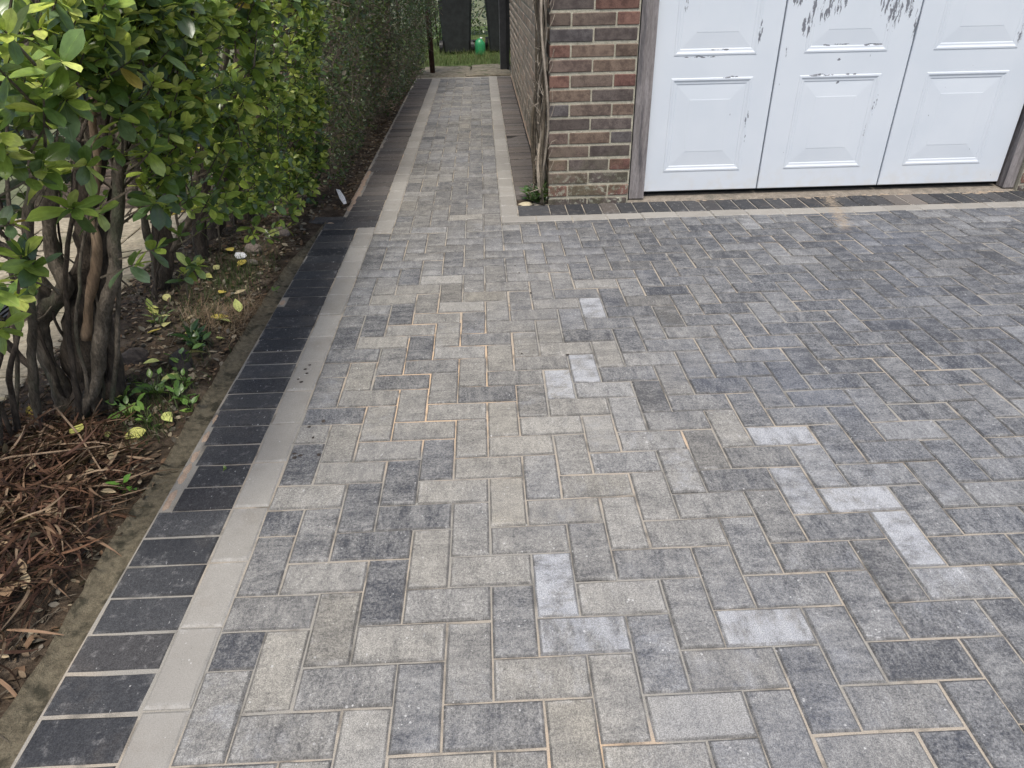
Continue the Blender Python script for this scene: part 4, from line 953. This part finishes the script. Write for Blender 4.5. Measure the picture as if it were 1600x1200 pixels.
# ------------------------------------------------------------------ bed litter
its = []; BR = [(.17, .11, .07), (.11, .08, .055), (.22, .165, .11), (.32, .27, .19), (.08, .057, .04), (.19, .17, .135)]
for i in range(8500):
    if random.random() < .7: y = random.uniform(-.3, 3.4); x = random.uniform(-1.0, -.27)
    else: y = random.uniform(3.3, 9.1); x = -.12-abs(random.gauss(0, .15))
    if nz(x*5, y*5) > .25 and random.random() < .6: continue
    c = random.choice(BR); q = random.uniform(.6, 1.2)
    m_ = Matrix.Translation((x, y, soilz(x, y)+random.uniform(.001, .010))) @ Matrix.Rotation(random.uniform(0, 6.28), 4, 'Z') @ Matrix.Rotation(random.gauss(0, .35), 4, 'X') @ Matrix.Rotation(random.gauss(0, .5), 4, 'Y') @ Matrix.Scale(random.uniform(.010, .036), 4)
    its.append((random.randrange(5), m_, (c[0]*q, c[1]*q, c[2]*q, random.random())))
tag(link('leaf_litter', joined('leaf_litter', OVA, its, M['litter', 'attr'], True)), 'brown decayed leaf litter covering the soil under the hedge', 'leaf litter', kind='stuff')
mb = MB()
for i in range(900):
    if random.random() < .75: y = random.uniform(-.2, 3.4); x = random.uniform(-1.0, -.29)
    else: y = random.uniform(3.3, 9); x = -.15-abs(random.gauss(0, .15))
    a = random.uniform(0, 6.28); l = random.uniform(.02, .11); z = soilz(x, y)+.004; d = Vector((math.cos(a), math.sin(a), random.gauss(0, .1)))*l
    mb.tube([(x, y, z), Vector((x, y, z+random.uniform(0, .012)))+d*.5, Vector((x, y, z+.002))+d], [.0016, .0014, .0007], 3, cap=False)
tag(mb.obj('fallen_twigs', M['twig']), 'thin dry twigs scattered over the soil bed', 'twigs', kind='stuff')
# grass and weed patches in the bed
def patch(cx, cy, rx, ry, n): return [(cx+random.gauss(0, rx), cy+random.gauss(0, ry), soilz(cx, cy)-.004) for _ in range(n)]
gp = patch(-.52, 2.25, .10, .2, 1900)+patch(-.50, 1.85, .08, .12, 500)+patch(-.45, 1.2, .08, .10, 700)+patch(-.38, 1.0, .04, .08, 300)+patch(-.62, .95, .1, .08, 200)+patch(-.42, 1.45, .05, .12, 160)+patch(-.6, 3.0, .1, .2, 150)
gp = [p for p in gp if p[0] < -.275]
tag(link('bed_grass', joined('bed_grass', BL, blades(gp, .015, .055, [(.05, .08, .03), (.065, .105, .035), (.09, .12, .05), (.16, .14, .08)]), M['grass'])), 'short dark green grass tufts growing in the soil bed', 'grass', kind='stuff')
gp = patch(-.35, 1.86, .035, .09, 1100)+patch(-.50, 1.80, .07, .06, 500)
its = []
for p in gp:
    c = random.choice([(.26, .19, .12), (.20, .14, .09), (.30, .24, .16), (.15, .11, .07)]); h = random.uniform(.04, .11)
    its.append((random.randrange(3), Matrix.Translation(p) @ Matrix.Rotation(random.uniform(-2.6, .6), 4, 'Z') @ Matrix.Rotation(random.uniform(-1.5, -.5), 4, 'X') @ Matrix.Diagonal((h*.45, h, h, 1)), (*c, random.random())))
tag(link('dry_grass', joined('dry_grass', BL, its, M['litter', 'attr'])), 'dry straw coloured grass tuft flopped over the concrete haunching', 'dry grass', kind='stuff')

# heap of dead strap leaves, bottom left
def heapz(x, y):
    a = max(0, 1-((x+.66)/.34)**2-((y-.42)/.62)**2); return soilz(x, y)+.10*a**.6
its = []; STR = []
def strap(seed):
    r = random.Random(seed); V, U, F = [], [], []; n = 6; c1, c2 = r.uniform(-.8, .8), r.uniform(-.3, .3)
    for i in range(n+1):
        t = i/n; w_ = .030*math.sin(math.pi*min(1, .12+t*.86))+.002; yy = t; xx = c1*t*t; zz = c2*math.sin(t*3.1)*.4
        V += [(xx-w_, yy, zz), (xx+w_, yy, zz+.02)]; U += [(.2, t), (.8, t)]
    for i in range(n): F.append((2*i, 2*i+1, 2*i+3, 2*i+2))
    return V, F, U
STR = [strap(i) for i in range(8)]
HB = [(.13, .07, .045), (.19, .105, .065), (.10, .055, .04), (.26, .17, .11), (.16, .09, .06), (.34, .25, .17), (.06, .035, .028), (.08, .045, .033)]
heap = empty('dead_leaf_heap', (-.66, .42, 0)); tag(heap, 'heap of long brown dead strap leaves piled by the border in the near left corner', 'leaf heap')
for i in range(6500):
    a = random.uniform(0, 6.28); rr = math.sqrt(random.random()); x = -.66+.40*rr*math.cos(a); y = .40+.66*rr*math.sin(a)
    if x > -.315-.05*random.random()-.04*max(0, .5-y): continue
    c = random.choice(HB); q = random.uniform(.6, 1.15); L = random.uniform(.03, .16); q *= .8
    m_ = Matrix.Translation((x, y, heapz(x, y)+random.uniform(-.01, .02))) @ Matrix.Rotation(random.uniform(0, 6.28), 4, 'Z') @ Matrix.Rotation(random.gauss(0, .14), 4, 'X') @ Matrix.Rotation(random.gauss(0, .5), 4, 'Y') @ Matrix.Diagonal((L*.85, L, L, 1))
    its.append((random.randrange(8), m_, (c[0]*q, c[1]*q, c[2]*q, random.random())))
tag(link('strap_leaves', joined('strap_leaves', STR, its, M['litter', 'attr']), heap), kind='stuff')
fl_ = []
for i in range(420):
    a = random.uniform(0, 6.28); rr = math.sqrt(random.random()); x = -.66+.40*rr*math.cos(a); y = .40+.66*rr*math.sin(a)
    if x > -.33: continue
    c = random.choice([(.26, .17, .11), (.34, .25, .16), (.16, .10, .07), (.42, .34, .22)]); q = random.uniform(.7, 1.1)
    fl_.append((random.randrange(5), Matrix.Translation((x, y, heapz(x, y)+random.uniform(.0, .024))) @ Matrix.Rotation(random.uniform(0, 6.28), 4, 'Z') @ Matrix.Rotation(random.gauss(0, .5), 4, 'X') @ Matrix.Rotation(random.gauss(0, .6), 4, 'Y') @ Matrix.Scale(random.uniform(.02, .05), 4), (c[0]*q, c[1]*q, c[2]*q, random.random())))
tag(link('dead_leaves', joined('dead_leaves', OVA, fl_, M['litter', 'attr'], True), heap), kind='stuff')
V, F = [], []; nn = 20
for j in range(nn+1):
    for i in range(nn+1): x = -1.0+.68*i/nn; y = -.3+1.4*j/nn; V.append((x, y, heapz(x, y)-.012))
F = [(j*(nn+1)+i, j*(nn+1)+i+1, (j+1)*(nn+1)+i+1, (j+1)*(nn+1)+i) for j in range(nn) for i in range(nn)]
link('litter_core', mesh('litter_core', V, F, M['soil'], True), heap)
for (a, b, r_) in [((-.80, .62, .13), (-.40, .80, .09), .004), ((-.62, .98, .12), (-.36, .70, .05), .0035), ((-.56, .80, .10), (-.33, .86, .03), .0025), ((-.72, .50, .14), (-.40, .58, .06), .0028), ((-.52, .42, .10), (-.30, .64, .03), .002), ((-.85, .20, .1), (-.42, .26, .08), .003), ((-.7, .3, .12), (-.38, .12, .05), .003)]:
    mb = MB(); a, b = Vector(a), Vector(b); mb.tube([a, a.lerp(b, .5)+Vector((0, .01, .012)), b], [r_, r_*.9, r_*.6], 6); mb.obj('stalk', M['bark_pale'], heap, True)

# fallen leaves one can pick out
FL = [(-.66, 1.03), (-.52, 1.17), (-.56, 1.14), (-.70, 1.06), (-.36, 1.085), (-.45, 1.09), (-.38, .99), (-.48, 1.63), (-.41, 1.78), (-.44, 1.80), (-.50, 1.80), (-.58, 1.68), (-.62, 1.62), (-.47, 2.02), (-.41, 2.03), (-.34, 1.86), (-.42, 1.48),
      (-.55, 2.28), (-.60, 2.22), (-.56, 2.52), (-.47, 2.42), (-.60, 2.55), (-.72, 1.9), (-.70, 2.0), (-.64, 1.78), (-.80, 1.13), (-.93, 1.2), (-1.1, 1.35), (-.87, .98), (-.47, .93), (-.53, .88), (-.46, .47), (-.4, .30), (-.5, .20), (-.44, 1.28), (-.39, 1.22), (-.5, 1.42), (-.35, 1.6)]
LV = []
for i, (x, y) in enumerate(FL):
    z = max(soilz(x, y)+.02, heapz(x, y)+.018 if y < 1.0 else -1) if x > -.93 else .016
    c = random.choice([(.62, .62, .18), (.68, .64, .26), (.56, .60, .20), (.64, .52, .12), (.48, .40, .24)]) if y > .6 else random.choice([(.34, .24, .14), (.28, .19, .12)])
    o = link('fallen_leaf', leafmesh('vl', i % 5), None, (x, y, z), (random.gauss(0, .25), random.gauss(0, .3), random.uniform(0, 6.28)), (*c, 1)); o.scale = [random.uniform(.052, .078)]*3
    LV.append((x, y, o))
ZONES = {'soil': ([('the white litter scrap', -.51, 2.475), ('the large dark brown stone', -.61, 1.46), ('the long black stone', -.43, 1.44), ('the dry straw tuft', -.42, 1.84), ('the foot of the gnarled trunks', -.60, 1.12), ('the corner of the dead leaf heap', -.42, 1.0), ('the stems of the second shrub', -.76, 2.1)], 'yellow leaves fallen on the soil bed', 'yellow green fallen leaf, {} to {}'),
         'stone': ([('the gnarled trunks', -.62, 1.1)], 'yellow leaves on the neighbouring stone path', 'yellow leaf on the pale stone path, {} to {}'),
         'heap': ([('the bottom of the picture', -.4, -.2)], 'tan leaves on the dead leaf heap', 'curled tan leaf on the dead leaf heap, {} to {}')}
ORD = ['nearest', 'second nearest', 'third nearest', 'fourth nearest', 'fifth nearest', 'sixth nearest', 'seventh nearest', 'eighth nearest', 'ninth nearest', 'tenth nearest', 'eleventh nearest', 'twelfth nearest']
buck = {}
for (x, y, o) in LV:
    zn = 'soil' if y > .6 and x > -.78 else ('stone' if x <= -.78 else 'heap')
    lm = min(ZONES[zn][0], key=lambda l: math.hypot(l[1]-x, l[2]-y)); buck.setdefault((zn, lm), []).append((math.hypot(lm[1]-x, lm[2]-y), o))
for (zn, lm), its_ in buck.items():
    for q, (d_, o) in enumerate(sorted(its_, key=lambda t: t[0])): tag(o, ZONES[zn][2].format(ORD[q], lm[0]), 'leaf', ZONES[zn][1])

# weeds : each a plant of its own
def weed(name, label, x, y, n, L, kind, cols, h=.04, z=None, spread=1., cat='weed'):
    z = soilz(x, y) if z is None else z; t = empty(name, (x, y, z)); tag(t, label, cat)
    bank = {'o': 7, 'v': 5, 'n': 5}[kind[0]]
    for i in range(n):
        az = i*2.4+random.uniform(-.5, .5); el = random.uniform(.1, 1.0); c = random.choice(cols); q = random.uniform(.8, 1.2); d = Vector((math.cos(az)*math.cos(el), math.sin(az)*math.cos(el), math.sin(el)))
        hh = h*random.random(); P = Vector((random.gauss(0, .008*spread), random.gauss(0, .008*spread), 0))+d*hh*.6+Vector((0, 0, hh))
        l = L*random.uniform(.6, 1.1); o = link('leaf', leafmesh(kind, random.randrange(bank)), None, None, None, (c[0]*q, c[1]*q, c[2]*q, 1)); o.parent = t
        o.matrix_local = Matrix.Translation(P) @ frame_from(d, random.gauss(0, .4)) @ Matrix.Scale(l, 4)
        if hh > .015:
            mb = MB(); mb.tube([(0, 0, -.005), P*.5+Vector((0, 0, .004)), P], [.0018, .0015, .001], 4, cap=False)
            s_ = bpy.data.objects.new('stem', mesh('stem', mb.V, mb.F, M['leaf', 'obj'])); COL.objects.link(s_); s_.parent = t; s_.color = (.10, .14, .05, 1)
    return t
WG = [(.14, .26, .06), (.18, .31, .07), (.11, .21, .05), (.22, .34, .08)]
weed('leafy_weed', 'bright green leafy weed at the edge of the concrete haunching', -.335, 1.17, 16, .040, 'vg', WG, .05)
weed('leafy_weed', 'broad leaved green weed among yellow leaves near the gnarled trunks', -.43, 1.20, 18, .042, 'vg', WG, .06)
weed('leafy_weed', 'low green weed rooted right beside the gnarled trunk bases', -.515, 1.16, 16, .036, 'vg', WG, .05)
weed('leafy_weed', 'small upright green seedling between the black stone and the concrete', -.405, 1.40, 9, .040, 'vg', WG, .07)
weed('leafy_weed', 'dark narrow leaved weed behind the black stone', -.44, 1.60, 20, .065, 'ng', [(.03, .07, .022), (.04, .09, .025)], .03)
weed('leafy_weed', 'pale yellow green seedling between trunks and dry grass', -.62, 1.73, 10, .045, 'vg', [(.20, .28, .07), (.26, .32, .09)], .06)
weed('leafy_weed', 'tiny green seedling poking out of the dead leaf heap', -.325, .70, 6, .035, 'vg', [(.11, .24, .04)], .04, z=.0)
weed('leafy_weed', 'single green shoot leaning over the charcoal border blocks', -.29, 1.13, 5, .04, 'vg', WG, .03)
weed('leafy_weed', 'tiny green leaf resting on the concrete edge at the hedge', -.245, 2.07, 3, .03, 'vg', [(.13, .2, .05)], .01, z=-.008)
weed('leafy_weed', 'leafy green weed at the inner edge of the weeds beside the leaf heap', -.47, 1.08, 16, .042, 'vg', WG, .05)
weed('leafy_weed', 'green weed close to the concrete, between seedling and leaf heap', -.36, 1.27, 15, .038, 'vg', WG, .045)
weed('leafy_weed', 'lush green weed nearest the dead leaf heap at the concrete edge', -.385, 1.03, 14, .038, 'vg', WG, .045)
weed('leafy_weed', 'green weed with toothed look halfway between dry tuft and black stone', -.40, 1.53, 16, .045, 'vg', [(.07, .13, .04), (.09, .16, .05)], .045)
weed('corner_weed', 'bushy green weed growing at the foot of the brick corner', 1.03, 3.30, 120, .055, 'ng', [(.045, .10, .035), (.06, .13, .045), (.09, .15, .06)], .07, z=0, spread=4.)
weed('leaf_scrap', 'tiny green leaf scrap lying on a charcoal border block', -.07, .775, 2, .022, 'vg', [(.13, .22, .05)], .0, z=.006, cat='leaf')

# stones, litter, twigs in the bed
def rock(name, label, x, y, rx, ry, rz, mat, z=None, seed=0, cat='stone'):
    V, F = [], []; nu, nv = 12, 7
    for j in range(nv+1):
        for i in range(nu):
            th = math.pi*j/nv; ph = 2*math.pi*i/nu; d = Vector((math.sin(th)*math.cos(ph), math.sin(th)*math.sin(ph), math.cos(th))); q = 1+.28*mn.noise(d*1.3+Vector((seed, 0, 0)))+.1*mn.noise(d*4+Vector((seed, 0, 0)))
            V.append((d.x*rx*q, d.y*ry*q, d.z*rz*q))
    for j in range(nv):
        for i in range(nu): F.append((j*nu+i, (j+1)*nu+i, (j+1)*nu+(i+1) % nu, j*nu+(i+1) % nu))
    o = link(name, mesh(name, V, F, mat), None, (x, y, (soilz(x, y) if z is None else z)+rz*.3), (0, 0, seed)); tag(o, label, cat); return o
rock('stone', 'large dark brown stone on the soil just right of the trunks', -.61, 1.46, .055, .045, .04, M['stone_dark'], seed=1)
rock('stone', 'long black stone lying half buried by the concrete haunching', -.43, 1.44, .09, .04, .025, M['stone_dark'], seed=2)
rock('stone', 'brown stone beside the white litter under the far shrubs', -.48, 2.58, .05, .04, .04, M['stone'], seed=3)
rock('stone', 'pale grey stone at the foot of the stem near the border corner', -.40, 2.85, .05, .045, .035, M['stone'], seed=4)
rock('stone', 'small pinkish stone among the dry grass', -.50, 1.78, .022, .018, .012, M['cement'], seed=5)
rock('stone', 'tan stone with dead leaves round it by the dry grass', -.41, 1.86, .028, .022, .014, M['cement'], seed=6)
rock('broken_brick', 'broken pink brick piece lying beside the trunk bases', -.60, 1.30, .03, .02, .018, M['cement'], seed=8, cat='brick piece')
rock('stone', 'small tan stone by the white litter scrap', -.44, 2.42, .03, .022, .016, M['cement'], seed=9)
M['lump'] = simple('pale_mortar', (.42, .37, .25), (.50, .44, .31), 40, .9)
mb = MB(); blob(mb, 0, 0, .045, .035, .014, 0, 12, 3, 3); o = link('mortar_lump', mesh('mortar_lump', mb.V, mb.F, M['lump'], True), None, (.955, 3.275, -.004)); tag(o, 'yellowish lump of mortar filling the gap before the corner weed', 'mortar')
mb = MB(); mb.box(.90, 1.0, 3.245, 3.355, -.03, -.003); tag(mb.obj('gap_soil', M['soil']), kind='structure')
# folded white litter
def scrap(label, x, y, z, pts, rot):
    V = pts; V = [Vector(v) for v in V]; n = len(V); V2 = [v+Vector((0, 0, -.0012)) for v in V]
    F = [tuple(range(n)), tuple(range(n, 2*n))[::-1]]+[(i, i+n, (i+1) % n+n, (i+1) % n) for i in range(n)]
    o = link('litter_scrap', mesh('litter_scrap', V+V2, F, M['paper']), None, (x, y, z), rot); tag(o, label, 'litter'); return o
scrap('white pointed litter shard standing by the border near the path corner', -.165, 3.40, .035, [(-.035, .04, .02), (-.012, .035, .022), (.02, 0, .004), (.035, -.035, -.008), (.018, -.042, -.012), (-.01, -.01, 0)], (.6, .2, .1))
scrap('small crumpled white litter scrap on the soil under the middle shrubs', -.51, 2.475, .02, [(-.028, .01, .004), (-.02, .022, .012), (.018, .016, .014), (.03, 0, .004), (.012, -.014, -.002), (-.02, -.01, -.004)], (.2, .1, .3))
# twig bits and droppings on the paving
mb = MB()
for (x, y) in [(.04, 1.36), (.05, 1.39), (.052, 1.33), (.03, 1.29), (.045, 1.27), (.17, 1.02), (.13, .99), (.155, .93), (.12, .83), (.115, .85), (.135, .84), (.19, .84), (.86, 2.2), (.845, 2.29), (.90, 1.97), (1.0, 1.4), (.74, 2.45), (.83, 1.42)]:
    blob(mb, x, y, random.uniform(.004, .008), random.uniform(.004, .009), .002, .0005, 7, x*50, 2)
tag(mb.obj('dirt_specks', M['stone_dark'], smooth=True), 'small black dirt specks dropped on the pale band and paving', 'dirt', kind='stuff')
